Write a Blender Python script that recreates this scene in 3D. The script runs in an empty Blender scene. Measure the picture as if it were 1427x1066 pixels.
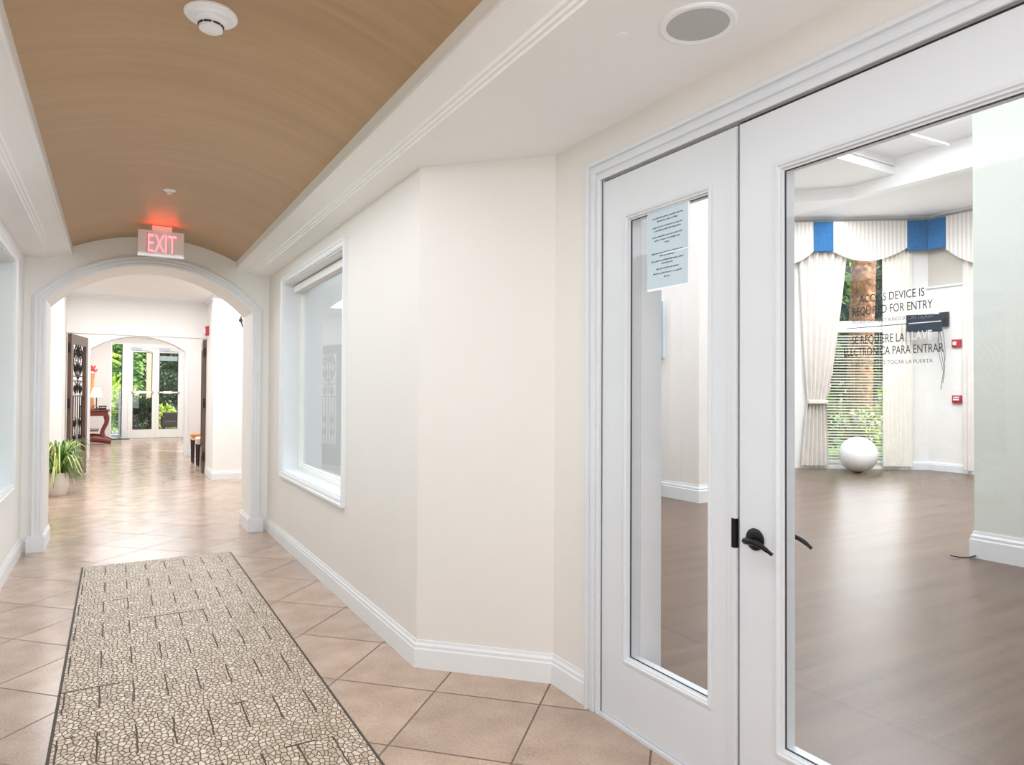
import bpy, bmesh, math, random
from mathutils import Vector, Matrix
R = math.radians
PI = math.pi
rnd = random.Random(7)
S = bpy.context.scene
COL = S.collection

# ------------------------------------------------------------------ camera
CAMZ = 1.455
YAW, PITCH, ROLL, FPX = 0.5286, 0.0158, 0.0055, 948.72
cam_data = bpy.data.cameras.new('camera')
cam_data.sensor_width = 36.0
cam_data.lens = FPX / 1427 * 36.0
cam_data.clip_start = 0.02
cam_data.clip_end = 300
cam = bpy.data.objects.new('camera', cam_data)
COL.objects.link(cam)
fw = Vector((math.sin(YAW) * math.cos(PITCH), math.cos(YAW) * math.cos(PITCH), math.sin(PITCH)))
rt = Vector((math.cos(YAW), -math.sin(YAW), 0))
up = rt.cross(fw)
r2 = math.cos(ROLL) * rt + math.sin(ROLL) * up
u2 = -math.sin(ROLL) * rt + math.cos(ROLL) * up
m = Matrix(((r2.x, u2.x, -fw.x, 0), (r2.y, u2.y, -fw.y, 0), (r2.z, u2.z, -fw.z, CAMZ), (0, 0, 0, 1)))
cam.matrix_world = m
S.camera = cam

# ------------------------------------------------------------------ view, sky, sun, added room lights
S.view_settings.view_transform = 'Standard'
S.view_settings.look = 'None'
S.view_settings.exposure = 0.8
S.view_settings.gamma = 1.0
S.view_settings.use_curve_mapping = False
S.cycles.use_denoising = True
S.cycles.max_bounces = 12
S.cycles.diffuse_bounces = 7
S.cycles.glossy_bounces = 5
S.cycles.transparent_max_bounces = 16
S.cycles.sample_clamp_indirect = 6.0
S.cycles.caustics_reflective = False
S.cycles.caustics_refractive = False

w = bpy.data.worlds.new('world')
S.world = w
w.use_nodes = True
nt = w.node_tree
bgn = nt.nodes['Background']
sky = nt.nodes.new('ShaderNodeTexSky')
sky.sky_type = 'NISHITA'
sky.sun_disc = False
sky.sun_elevation = R(55)
sky.sun_rotation = R(200)
sky.air_density = 1.2
sky.dust_density = 2.0
nt.links.new(sky.outputs[0], bgn.inputs[0])
bgn.inputs[1].default_value = 0.36

sd = bpy.data.lights.new('sun', 'SUN')
sd.energy = 4.2
sd.angle = R(1.5)
sd.color = (1.0, 0.95, 0.86)
sun = bpy.data.objects.new('sun', sd)
COL.objects.link(sun)
sun.rotation_euler = Vector((-0.45, 0.55, -1.05)).to_track_quat('-Z', 'Y').to_euler()


def area(name, loc, sx, sy, watts, color=(0.89, 0.95, 1.0), direction=(0, 0, -1), spread=180):
    d = bpy.data.lights.new(name, 'AREA')
    d.shape = 'RECTANGLE'
    d.size, d.size_y = sx, sy
    d.energy = watts
    d.color = color
    d.spread = R(spread)
    o = bpy.data.objects.new(name, d)
    COL.objects.link(o)
    o.location = loc
    o.rotation_euler = Vector(direction).to_track_quat('-Z', 'Y').to_euler()
    o.visible_glossy = True
    return o


area('hall_fill', (0.36, 2.6, 2.72), 1.2, 8.5, 58)  # this and the other room ceiling lights are unseen, added for brightness
area('rear_fill', (0.5, -2.9, 1.5), 1.8, 2.4, 52, color=(0.88, 0.945, 1), direction=(0, 1, 0.3))  # unseen light added behind the camera; no opening exists there
area('inner_hall_fill', (0.6, 10.6, 3.0), 4.5, 3.6, 112)
area('foyer_fill', (0.3, 15.2, 3.0), 2.6, 2.6, 55)
area('vestibule_fill', (0.7, 20.6, 3.24), 2.2, 5.0, 95)
area('gym_fill', (4.4, 4.0, 4.88), 2.4, 10.0, 185)
area('bay_daylight_boost', (12.5 + 0.2 * 0.817 - 0.35 * 0.577, 8.335 - 0.2 * 0.577 - 0.35 * 0.817, 2.3), 1.2, 3.8, 24, color=(0.90, 0.955, 1.0), direction=(-0.577, -0.817, 0.25))  # area light added in front of the curtain to boost the window's daylight
area('bay_fill', (10.0, 4.5, 4.90), 4.5, 7.5, 255, color=(0.90, 0.955, 1.0))
area('tray_fill', (9.4, 4.4, 5.36), 2.6, 3.6, 100, color=(0.90, 0.955, 1.0))  # unseen light added to brighten the ceiling tray


# ------------------------------------------------------------------ materials
def lin(c):
    out = []
    for v in c:
        v = v / 255.0
        out.append(v / 12.92 if v <= 0.04045 else ((v + 0.055) / 1.055) ** 2.4)
    return out


def mat(name, rgb, rough=0.5, metal=0.0, var=0.04, vscale=6.0, bump=0.0, bscale=80.0, spec=0.5, emit=None, estr=0.0, stretch=None):
    """Principled surface with a procedural tint variation and an optional fine bump."""
    M = bpy.data.materials.new(name)
    M.use_nodes = True
    N, L = M.node_tree.nodes, M.node_tree.links
    b = N['Principled BSDF']
    b.inputs['Roughness'].default_value = rough
    b.inputs['Metallic'].default_value = metal
    b.inputs['Specular IOR Level'].default_value = spec
    c = lin(rgb)
    g = N.new('ShaderNodeNewGeometry')
    src = g.outputs['Position']
    if stretch:
        mp = N.new('ShaderNodeMapping')
        mp.inputs['Scale'].default_value = stretch
        L.new(src, mp.inputs[0])
        src = mp.outputs[0]
    n = N.new('ShaderNodeTexNoise')
    n.inputs['Scale'].default_value = vscale
    n.inputs['Detail'].default_value = 4
    L.new(src, n.inputs['Vector'])
    r = N.new('ShaderNodeValToRGB')
    r.color_ramp.elements[0].position = 0.3
    r.color_ramp.elements[1].position = 0.7
    r.color_ramp.elements[0].color = [max(0, v * (1 - var)) for v in c] + [1]
    r.color_ramp.elements[1].color = [min(1, v * (1 + var)) for v in c] + [1]
    L.new(n.outputs[0], r.inputs[0])
    L.new(r.outputs[0], b.inputs['Base Color'])
    if bump:
        n2 = N.new('ShaderNodeTexNoise')
        n2.inputs['Scale'].default_value = bscale
        n2.inputs['Detail'].default_value = 3
        L.new(src, n2.inputs['Vector'])
        bp = N.new('ShaderNodeBump')
        bp.inputs['Strength'].default_value = bump
        bp.inputs['Distance'].default_value = 0.004
        L.new(n2.outputs[0], bp.inputs['Height'])
        L.new(bp.outputs[0], b.inputs['Normal'])
    if emit:
        b.inputs['Emission Color'].default_value = lin(emit) + [1]
        b.inputs['Emission Strength'].default_value = estr
    return M


class NB:
    """Tiny node builder for the hand-made materials."""
    def __init__(self, name):
        self.M = bpy.data.materials.new(name)
        self.M.use_nodes = True
        self.N, self.L = self.M.node_tree.nodes, self.M.node_tree.links
        self.b = self.N['Principled BSDF']

    def math(self, op, a, b=None, clamp=False):
        n = self.N.new('ShaderNodeMath')
        n.operation = op
        n.use_clamp = clamp
        for i, v in enumerate((a, b)):
            if v is None:
                continue
            if isinstance(v, (int, float)):
                n.inputs[i].default_value = v
            else:
                self.L.new(v, n.inputs[i])
        return n.outputs[0]

    def pos(self):
        g = self.N.new('ShaderNodeNewGeometry')
        s = self.N.new('ShaderNodeSeparateXYZ')
        self.L.new(g.outputs['Position'], s.inputs[0])
        return g.outputs['Position'], s.outputs[0], s.outputs[1], s.outputs[2]

    def noise(self, vec, scale, detail=3, stretch=None, rot=None):
        if stretch or rot:
            mp = self.N.new('ShaderNodeMapping')
            if stretch:
                mp.inputs['Scale'].default_value = stretch
            if rot:
                mp.inputs['Rotation'].default_value = rot
            self.L.new(vec, mp.inputs[0])
            vec = mp.outputs[0]
        n = self.N.new('ShaderNodeTexNoise')
        n.inputs['Scale'].default_value = scale
        n.inputs['Detail'].default_value = detail
        self.L.new(vec, n.inputs['Vector'])
        return n.outputs[0]

    def ramp(self, fac, stops):
        r = self.N.new('ShaderNodeValToRGB')
        e = r.color_ramp.elements
        while len(e) < len(stops):
            e.new(0.5)
        for el, (p, c) in zip(e, stops):
            el.position = p
            el.color = list(c) + [1]
        self.L.new(fac, r.inputs[0])
        return r.outputs[0]

    def mix(self, fac, a, b, mode='MIX'):
        n = self.N.new('ShaderNodeMix')
        n.data_type = 'RGBA'
        n.blend_type = mode
        for i, v in ((0, fac), (6, a), (7, b)):
            if isinstance(v, (int, float)):
                n.inputs[i].default_value = v
            elif isinstance(v, (list, tuple)):
                n.inputs[i].default_value = list(v) + [1] * (4 - len(v))
            else:
                self.L.new(v, n.inputs[i])
        return n.outputs[2]

    def bump(self, h, strength, dist):
        bp = self.N.new('ShaderNodeBump')
        bp.inputs['Strength'].default_value = strength
        bp.inputs['Distance'].default_value = dist
        self.L.new(h, bp.inputs['Height'])
        self.L.new(bp.outputs[0], self.b.inputs['Normal'])

    def to(self, sock, name):
        self.L.new(sock, self.b.inputs[name])


def tile_floor():
    k = NB('diagonal_floor_tile')
    P, x, y, z = k.pos()
    a = k.math('DIVIDE', k.math('SUBTRACT', k.math('ADD', x, y), 4.437), 0.7435)
    b = k.math('DIVIDE', k.math('ADD', k.math('SUBTRACT', x, y), 0.962), 0.7435)
    fa, fb = k.math('FRACT', a), k.math('FRACT', b)
    da = k.math('MINIMUM', fa, k.math('SUBTRACT', 1.0, fa))
    db = k.math('MINIMUM', fb, k.math('SUBTRACT', 1.0, fb))
    d = k.math('MINIMUM', da, db)
    g = k.math('LESS_THAN', d, 0.0085)
    idn = k.math('ADD', k.math('MULTIPLY', k.math('FLOOR', a), 12.9898), k.math('MULTIPLY', k.math('FLOOR', b), 78.233))
    wn = k.N.new('ShaderNodeTexWhiteNoise')
    wn.noise_dimensions = '1D'
    k.L.new(idn, wn.inputs['W'])
    n1 = k.noise(P, 5.0, 5)
    n2 = k.noise(P, 90.0, 3)
    base = k.ramp(n1, [(0.3, lin((164, 138, 119))), (0.72, lin((192, 167, 148)))])
    base = k.mix(0.22, base, k.ramp(n2, [(0.35, lin((138, 112, 94))), (0.65, lin((208, 188, 170)))]))
    tint = k.ramp(wn.outputs[0], [(0.0, (0.88, 0.88, 0.88)), (1.0, (1.07, 1.05, 1.03))])
    base = k.mix(1.0, base, tint, 'MULTIPLY')
    colr = k.mix(g, base, lin((104, 80, 64)))
    k.to(colr, 'Base Color')
    k.b.inputs['Specular IOR Level'].default_value = 1.0
    k.to(k.math('ADD', k.math('MULTIPLY', g, 0.4), k.math('ADD', 0.14, k.math('MULTIPLY', n1, 0.14))), 'Roughness')
    h = k.math('ADD', k.math('MULTIPLY', k.math('SUBTRACT', 1.0, g), 1.0), k.math('MULTIPLY', n2, 0.12))
    k.bump(h, 0.15, 0.003)
    return k.M


def wood_floor():
    k = NB('gym_wood_floor')
    P, x, y, z = k.pos()
    rot = (0, 0, R(-45))
    n1 = k.noise(P, 1.0, 6, stretch=(0.9, 16, 1), rot=rot)
    n2 = k.noise(P, 1.0, 3, stretch=(0.5, 5.2, 1), rot=rot)
    base = k.ramp(n1, [(0.25, lin((70, 52, 40))), (0.5, lin((92, 71, 56))), (0.75, lin((112, 89, 72)))])
    base = k.mix(0.45, base, k.ramp(n2, [(0.3, lin((82, 60, 46))), (0.7, lin((122, 98, 81)))]))
    k.to(base, 'Base Color')
    k.to(k.math('ADD', 0.24, k.math('MULTIPLY', n1, 0.14)), 'Roughness')
    k.b.inputs['Specular IOR Level'].default_value = 0.5
    k.bump(n1, 0.03, 0.002)
    return k.M


def vault_mat():
    k = NB('bronze_vault_finish')
    P, x, y, z = k.pos()
    n1 = k.noise(P, 1.0, 6, stretch=(0.9, 22, 0.9))
    n2 = k.noise(P, 1.0, 3, stretch=(0.6, 3.0, 0.6))
    base = k.ramp(n1, [(0.3, lin((168, 139, 104))), (0.7, lin((186, 155, 118)))])
    base = k.mix(0.35, base, k.ramp(n2, [(0.3, lin((162, 133, 98))), (0.7, lin((194, 163, 126)))]))
    k.to(base, 'Base Color')
    k.to(k.math('ADD', 0.34, k.math('MULTIPLY', n1, 0.2)), 'Roughness')
    k.bump(n1, 0.10, 0.004)
    return k.M


def pebble_mat():
    k = NB('pebble_runner')
    P, x, y, z = k.pos()
    nx = k.N.new('ShaderNodeTexNoise')
    nx.inputs['Scale'].default_value = 9
    k.L.new(P, nx.inputs['Vector'])
    vm = k.N.new('ShaderNodeVectorMath')
    vm.operation = 'MULTIPLY_ADD'
    k.L.new(nx.outputs['Color'], vm.inputs[0])
    vm.inputs[1].default_value = (0.02, 0.02, 0)
    k.L.new(P, vm.inputs[2])
    mp = k.N.new('ShaderNodeMapping')
    mp.inputs['Scale'].default_value = (1.15, 0.80, 0.0)
    k.L.new(vm.outputs[0], mp.inputs[0])

    def vor(feat):
        v = k.N.new('ShaderNodeTexVoronoi')
        v.voronoi_dimensions = '2D'
        v.feature = feat
        v.inputs['Scale'].default_value = 40
        v.inputs['Randomness'].default_value = 0.95
        k.L.new(mp.outputs[0], v.inputs['Vector'])
        return v
    ve, vc = vor('DISTANCE_TO_EDGE'), vor('F1')
    edge = k.math('LESS_THAN', ve.outputs['Distance'], 0.08)
    cs = k.N.new('ShaderNodeSeparateColor')
    k.L.new(vc.outputs['Color'], cs.inputs[0])
    stone = k.ramp(cs.outputs[0], [(0.0, lin((178, 158, 137))), (0.5, lin((200, 181, 160))), (1.0, lin((218, 203, 185)))])
    # short dark strokes along the runner, staggered row by row
    row = k.math('DIVIDE', y, 0.52)
    fr = k.math('FRACT', row)
    stag = k.math('MULTIPLY', k.math('MODULO', k.math('FLOOR', row), 2.0), 0.0)
    wob = k.math('MULTIPLY', k.math('SUBTRACT', k.noise(P, 14.0, 2), 0.5), 0.012)
    cx = k.math('FRACT', k.math('ADD', k.math('DIVIDE', k.math('ADD', x, wob), 0.142), k.math('ADD', stag, 0.3)))
    dcx = k.math('MINIMUM', cx, k.math('SUBTRACT', 1.0, cx))
    stroke = k.math('MULTIPLY', k.math('LESS_THAN', dcx, 0.026), k.math('LESS_THAN', fr, 0.52))
    cross = k.math('MULTIPLY', k.math('LESS_THAN', k.math('ABSOLUTE', k.math('SUBTRACT', fr, 0.52)), 0.012),
                   k.math('LESS_THAN', k.noise(P, 5.0, 1), 0.40))
    dark = k.math('MAXIMUM', edge, k.math('MAXIMUM', stroke, cross))
    k.to(k.mix(dark, stone, lin((76, 58, 44))), 'Base Color')
    k.to(k.math('ADD', 0.36, k.math('MULTIPLY', dark, 0.35)), 'Roughness')
    h = k.math('MINIMUM', ve.outputs['Distance'], 0.25)
    k.bump(k.math('MULTIPLY', h, k.math('SUBTRACT', 1.0, stroke)), 0.6, 0.02)
    return k.M


def glass_mat(name, tint=(1, 1, 1), ior=1.5, refl=1.0):
    M = bpy.data.materials.new(name)
    M.use_nodes = True
    N, L = M.node_tree.nodes, M.node_tree.links
    N.remove(N['Principled BSDF'])
    out = N['Material Output']
    t = N.new('ShaderNodeBsdfTransparent')
    t.inputs[0].default_value = (*tint, 1)
    g = N.new('ShaderNodeBsdfGlossy')
    g.inputs['Roughness'].default_value = 0.0
    # a faint procedural smear on the pane
    n = N.new('ShaderNodeTexNoise')
    n.inputs['Scale'].default_value = 3.0
    r = N.new('ShaderNodeMapRange')
    r.inputs['To Min'].default_value = 0.0
    r.inputs['To Max'].default_value = 0.012
    L.new(n.outputs[0], r.inputs['Value'])
    L.new(r.outputs[0], g.inputs['Roughness'])
    f = N.new('ShaderNodeFresnel')
    f.inputs['IOR'].default_value = ior
    mu = N.new('ShaderNodeMath')
    mu.operation = 'MULTIPLY'
    mu.inputs[1].default_value = refl
    # only the outward side mirrors; the far side of a thin pane must not act as a total reflector
    ge = N.new('ShaderNodeNewGeometry')
    fr = N.new('ShaderNodeMath')
    fr.operation = 'SUBTRACT'
    fr.inputs[0].default_value = 1.0
    L.new(ge.outputs['Backfacing'], fr.inputs[1])
    m2 = N.new('ShaderNodeMath')
    m2.operation = 'MULTIPLY'
    L.new(f.outputs[0], m2.inputs[0])
    L.new(fr.outputs[0], m2.inputs[1])
    L.new(m2.outputs[0], mu.inputs[0])
    mx = N.new('ShaderNodeMixShader')
    L.new(mu.outputs[0], mx.inputs[0])
    L.new(t.outputs[0], mx.inputs[1])
    L.new(g.outputs[0], mx.inputs[2])
    L.new(mx.outputs[0], out.inputs[0])
    return M


def stripe_mat(name, ca, cb, period, axis_u, rough=0.8):
    """Vertical fabric stripes along the direction axis_u in plan."""
    k = NB(name)
    P, x, y, z = k.pos()
    s = k.math('ADD', k.math('MULTIPLY', x, axis_u[0]), k.math('MULTIPLY', y, axis_u[1]))
    f = k.math('FRACT', k.math('DIVIDE', s, period))
    k.to(k.mix(k.math('LESS_THAN', f, 0.45), lin(ca), lin(cb)), 'Base Color')
    k.b.inputs['Roughness'].default_value = rough
    return k.M


def palm_trunk_mat():
    k = NB('palm_trunk_bark')
    P, x, y, z = k.pos()
    n = k.noise(P, 9.0, 4)
    k.to(k.ramp(n, [(0.3, lin((98, 62, 42))), (0.55, lin((158, 110, 78))), (0.75, lin((204, 160, 122)))]), 'Base Color')
    k.b.inputs['Roughness'].default_value = 0.9
    return k.M


def leaf_mat(name, a, b, rough=0.45):
    k = NB(name)
    P, x, y, z = k.pos()
    n = k.noise(P, 4.0, 3)
    k.to(k.ramp(n, [(0.3, lin(a)), (0.7, lin(b))]), 'Base Color')
    k.b.inputs['Roughness'].default_value = rough
    try:
        k.b.inputs['Subsurface Weight'].default_value = 0.0
    except Exception:
        pass
    return k.M


M = {}
M['wall'] = mat('cream_wall_paint', (228, 223, 219), 0.6, var=0.012, vscale=2, bump=0.05, bscale=60)
M['wall_white'] = mat('white_wall_paint', (236, 234, 231), 0.6, var=0.012, vscale=2, bump=0.05, bscale=60)
M['wall_green'] = mat('pale_green_grey_wall_paint', (216, 221, 214), 0.6, var=0.012, vscale=2, bump=0.05, bscale=60)
M['wall_reflection_grey'] = mat('painted_grey_reflection', (196, 190, 180), 0.6, var=0.012, vscale=2)  # tone of a door-glass reflection, put into the wall colour
M['trim'] = mat('white_trim_paint', (229, 231, 234), 0.35, var=0.012, vscale=5)
M['door_paint'] = mat('cool_white_door_paint', (214, 217, 222), 0.38, var=0.015, vscale=4, bump=0.03, bscale=40)
M['ceiling'] = mat('white_ceiling_paint', (240, 240, 240), 0.7, var=0.01, vscale=3, bump=0.04, bscale=50)
M['vault'] = vault_mat()
M['tile'] = tile_floor()
M['wood_floor'] = wood_floor()
M['pebble'] = pebble_mat()
M['mat_edge'] = mat('dark_rubber_edge', (70, 60, 52), 0.7)
M['glass'] = glass_mat('clear_glass')
M['glass_hall'] = glass_mat('window_glass', tint=(0.93, 0.98, 1.0))
M['black_metal'] = mat('oil_rubbed_black_metal', (24, 23, 24), 0.32, metal=0.6, var=0.15, vscale=30)
M['dark_seal'] = mat('dark_door_seal', (52, 52, 54), 0.7)
M['black_plastic'] = mat('black_plastic', (22, 22, 26), 0.4)
M['white_plastic'] = mat('white_plastic', (240, 242, 246), 0.35, var=0.02)
M['grill'] = mat('grey_speaker_mesh', (186, 186, 186), 0.6, var=0.05, vscale=300, bump=0.3, bscale=900)
M['red_glow'] = mat('lit_exit_lettering', (255, 185, 192), 0.4, emit=(255, 160, 172), estr=0.55)
M['red_edge'] = mat('red_letter_outline', (226, 110, 128), 0.4)
M['letter_black'] = mat('black_vinyl_lettering', (46, 46, 50), 0.5)
M['letter_grey'] = mat('grey_vinyl_lettering', (120, 120, 124), 0.5)
M['letter_white'] = mat('white_vinyl_lettering', (232, 236, 240), 0.5)
M['paper'] = mat('blue_grey_paper', (196, 212, 222), 0.8, var=0.02, vscale=12)
M['paper_white'] = mat('white_paper', (242, 246, 250), 0.8)
M['ink'] = mat('printed_ink', (74, 88, 104), 0.8)
M['red'] = mat('red_alarm_plastic', (176, 34, 48), 0.4)
M['iron'] = mat('wrought_iron', (40, 30, 27), 0.45, metal=0.5, var=0.2, vscale=20)
M['bronze'] = mat('brown_bronze_door_frame', (92, 66, 52), 0.3, var=0.1, vscale=10)
M['mahogany'] = mat('carved_mahogany', (108, 44, 30), 0.3, var=0.25, vscale=4, stretch=(14, 14, 2))
M['dark_wood'] = mat('dark_leg_wood', (46, 26, 22), 0.35, var=0.2, vscale=6)
M['tan_leather'] = mat('tan_upholstery', (206, 148, 92), 0.55, var=0.08)
M['cream_cloth'] = mat('cream_upholstery', (226, 208, 186), 0.7, var=0.04)
M['pot'] = mat('glazed_white_pot', (222, 216, 208), 0.3, var=0.05)
M['soil'] = mat('potting_soil', (58, 44, 34), 0.95)
M['leaf_green'] = leaf_mat('plant_leaf_green', (44, 84, 30), (104, 150, 56))
M['leaf_lime'] = leaf_mat('plant_leaf_variegated', (170, 190, 96), (226, 232, 160))
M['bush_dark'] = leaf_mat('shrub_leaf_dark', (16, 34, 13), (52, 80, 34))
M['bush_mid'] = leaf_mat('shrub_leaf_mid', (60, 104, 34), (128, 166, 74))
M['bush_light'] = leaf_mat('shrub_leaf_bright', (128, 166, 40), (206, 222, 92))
M['flower_white'] = leaf_mat('pale_blossom', (230, 214, 206), (250, 244, 240))
M['bark'] = mat('tree_bark', (110, 84, 62), 0.9, var=0.2, vscale=12, bump=0.4, bscale=30)
M['palm_bark'] = palm_trunk_mat()
M['grass'] = mat('lawn', (96, 134, 62), 0.9, var=0.2, vscale=8, bump=0.5, bscale=120)
M['paving'] = mat('grey_paving', (176, 172, 166), 0.8, var=0.06, vscale=6)
M['beam_grey'] = mat('weathered_grey_beam', (112, 118, 114), 0.8, var=0.08)
M['stucco'] = mat('beige_stucco', (186, 162, 134), 0.8, var=0.04, vscale=8, bump=0.2, bscale=90)
M['wicker'] = mat('dark_wicker', (40, 27, 21), 0.7, var=0.25, vscale=60, bump=0.5, bscale=140)
M['screen'] = mat('dark_television_glass', (18, 26, 46), 0.45, var=0.15, vscale=5, spec=0.2)
M['blue_fabric'] = mat('blue_brocade', (22, 100, 158), 0.75, var=0.22, vscale=22, bump=0.3, bscale=60)
M['curtain'] = mat('ivory_curtain', (228, 222, 216), 0.85, var=0.03, vscale=8)
M['sheer'] = mat('cream_sheer_curtain', (244, 240, 232), 0.9, var=0.03, vscale=8)
M['slat'] = mat('blind_slat', (214, 208, 190), 0.6, var=0.03)
M['window_white'] = mat('white_window_frame', (238, 238, 234), 0.4, var=0.01)
M['ball'] = mat('white_exercise_ball', (246, 246, 248), 0.4, var=0.01)
M['pale_blue'] = mat('pale_blue_panel', (176, 208, 226), 0.35, var=0.02)
M['cable'] = mat('pinkish_white_cable', (226, 214, 208), 0.5)
M['shade'] = mat('lit_lamp_shade', (250, 226, 178), 0.8, emit=(255, 220, 160), estr=0.9)
M['flower_red'] = leaf_mat('red_blossom', (190, 40, 44), (226, 84, 74))
M['alu'] = mat('brushed_grey_aluminium', (168, 176, 188), 0.35, metal=0.4, var=0.04)
AX = (0.817, -0.577)
M['valance_a'] = stripe_mat('striped_valance_fabric', (232, 228, 222), (212, 206, 200), 0.075, AX)
M['valance_b'] = stripe_mat('striped_valance_fabric_side', (232, 228, 222), (212, 206, 200), 0.075, (0.0, 1.0))


# ------------------------------------------------------------------ mesh tools
class MB:
    def __init__(self):
        self.v, self.f = [], []

    def add(self, verts, faces):
        o = len(self.v)
        self.v += [tuple(p) for p in verts]
        self.f += [tuple(i + o for i in fc) for fc in faces]
        return self

    def box(self, x0, x1, y0, y1, z0, z1):
        vs = [(x, y, z) for x in (x0, x1) for y in (y0, y1) for z in (z0, z1)]
        return self.add(vs, [(0, 1, 3, 2), (4, 6, 7, 5), (0, 4, 5, 1), (2, 3, 7, 6), (0, 2, 6, 4), (1, 5, 7, 3)])

    def bar(self, a, b, w, h=None, upv=(0, 0, 1)):
        a, b = Vector(a), Vector(b)
        h = h or w
        d = (b - a).normalized()
        s = d.cross(Vector(upv))
        if s.length < 1e-4:
            s = d.cross(Vector((1, 0, 0)))
        s.normalize()
        t = s.cross(d)
        vs = []
        for p in (a, b):
            for i, j in ((-1, -1), (1, -1), (1, 1), (-1, 1)):
                vs.append(p + s * (i * w / 2) + t * (j * h / 2))
        return self.add(vs, [(0, 1, 2, 3), (7, 6, 5, 4), (0, 4, 5, 1), (1, 5, 6, 2), (2, 6, 7, 3), (3, 7, 4, 0)])

    def tube(self, pts, r, n=8, caps=True):
        pts = [Vector(p) for p in pts]
        rs = r if isinstance(r, (list, tuple)) else [r] * len(pts)
        rings = []
        prev = None
        for i, p in enumerate(pts):
            d = (pts[min(i + 1, len(pts) - 1)] - pts[max(i - 1, 0)]).normalized()
            if prev is None:
                s = d.cross(Vector((0, 0, 1)))
                if s.length < 1e-3:
                    s = d.cross(Vector((1, 0, 0)))
            else:
                s = prev - d * prev.dot(d)
                if s.length < 1e-4:
                    s = d.cross(Vector((0.3, 0.7, 0.2)))
            s.normalize()
            prev = s
            t = d.cross(s)
            rings.append([p + (s * math.cos(2 * PI * k / n) + t * math.sin(2 * PI * k / n)) * rs[i] for k in range(n)])
        vs = [q for ring in rings for q in ring]
        fs = []
        for i in range(len(pts) - 1):
            for k in range(n):
                a, b = i * n + k, i * n + (k + 1) % n
                fs.append((a, b, b + n, a + n))
        if caps:
            fs.append(tuple(range(n - 1, -1, -1)))
            fs.append(tuple(range((len(pts) - 1) * n, len(pts) * n)))
        return self.add(vs, fs)

    def lathe(self, prof, c, n=32, axis='Z', closed=False):
        """prof: list of (radius, height along axis); c: origin."""
        vs = []
        for r, h in prof:
            for k in range(n):
                a = 2 * PI * k / n
                u, v = max(r, 1e-5) * math.cos(a), max(r, 1e-5) * math.sin(a)
                if axis == 'Z':
                    vs.append((c[0] + u, c[1] + v, c[2] + h))
                elif axis == 'X':
                    vs.append((c[0] + h, c[1] + u, c[2] + v))
                else:
                    vs.append((c[0] + u, c[1] + h, c[2] + v))
        fs = []
        m_ = len(prof)
        for i in range(m_ if closed else m_ - 1):
            j = (i + 1) % m_
            for k in range(n):
                k2 = (k + 1) % n
                fs.append((i * n + k, i * n + k2, j * n + k2, j * n + k))
        return self.add(vs, fs)

    def prism(self, poly, lo, hi, axis='Z'):
        """poly 2D extruded from lo to hi. axis Z: (x,y); axis Y: (x,z); axis X: (y,z)."""
        def P(p, h):
            return (p[0], p[1], h) if axis == 'Z' else ((p[0], h, p[1]) if axis == 'Y' else (h, p[0], p[1]))
        n = len(poly)
        vs = [P(p, lo) for p in poly] + [P(p, hi) for p in poly]
        fs = [tuple(range(n - 1, -1, -1)), tuple(range(n, 2 * n))]
        fs += [(i, (i + 1) % n, (i + 1) % n + n, i + n) for i in range(n)]
        return self.add(vs, fs)

    def sweep(self, path, prof, fn, closed=False, side=1):
        """path: 2D polyline; prof: closed list of (offset to the side, height); fn(x, y, h) -> 3D."""
        n = len(path)
        P = [Vector(p) for p in path]
        nrm = []
        for i in range(n):
            a = P[i] - P[i - 1] if (i > 0 or closed) else None
            b = P[(i + 1) % n] - P[i] if (i < n - 1 or closed) else None
            na = Vector((-a.y, a.x)).normalized() if a is not None else None
            nb = Vector((-b.y, b.x)).normalized() if b is not None else None
            if na is None:
                nn = nb
            elif nb is None:
                nn = na
            else:
                nn = na + nb
                nn = nn / max(1e-6, nn.length_squared / 2)
            nrm.append(nn * side)
        k = len(prof)
        vs = []
        for i in range(n):
            for u, h in prof:
                q = P[i] + nrm[i] * u
                vs.append(fn(q.x, q.y, h))
        fs = []
        for i in range(n if closed else n - 1):
            j = (i + 1) % n
            for t in range(k):
                t2 = (t + 1) % k
                fs.append((i * k + t, i * k + t2, j * k + t2, j * k + t))
        if not closed:
            fs.append(tuple(range(k)))
            fs.append(tuple(range((n - 1) * k + k - 1, (n - 1) * k - 1, -1)))
        return self.add(vs, fs)

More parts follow.
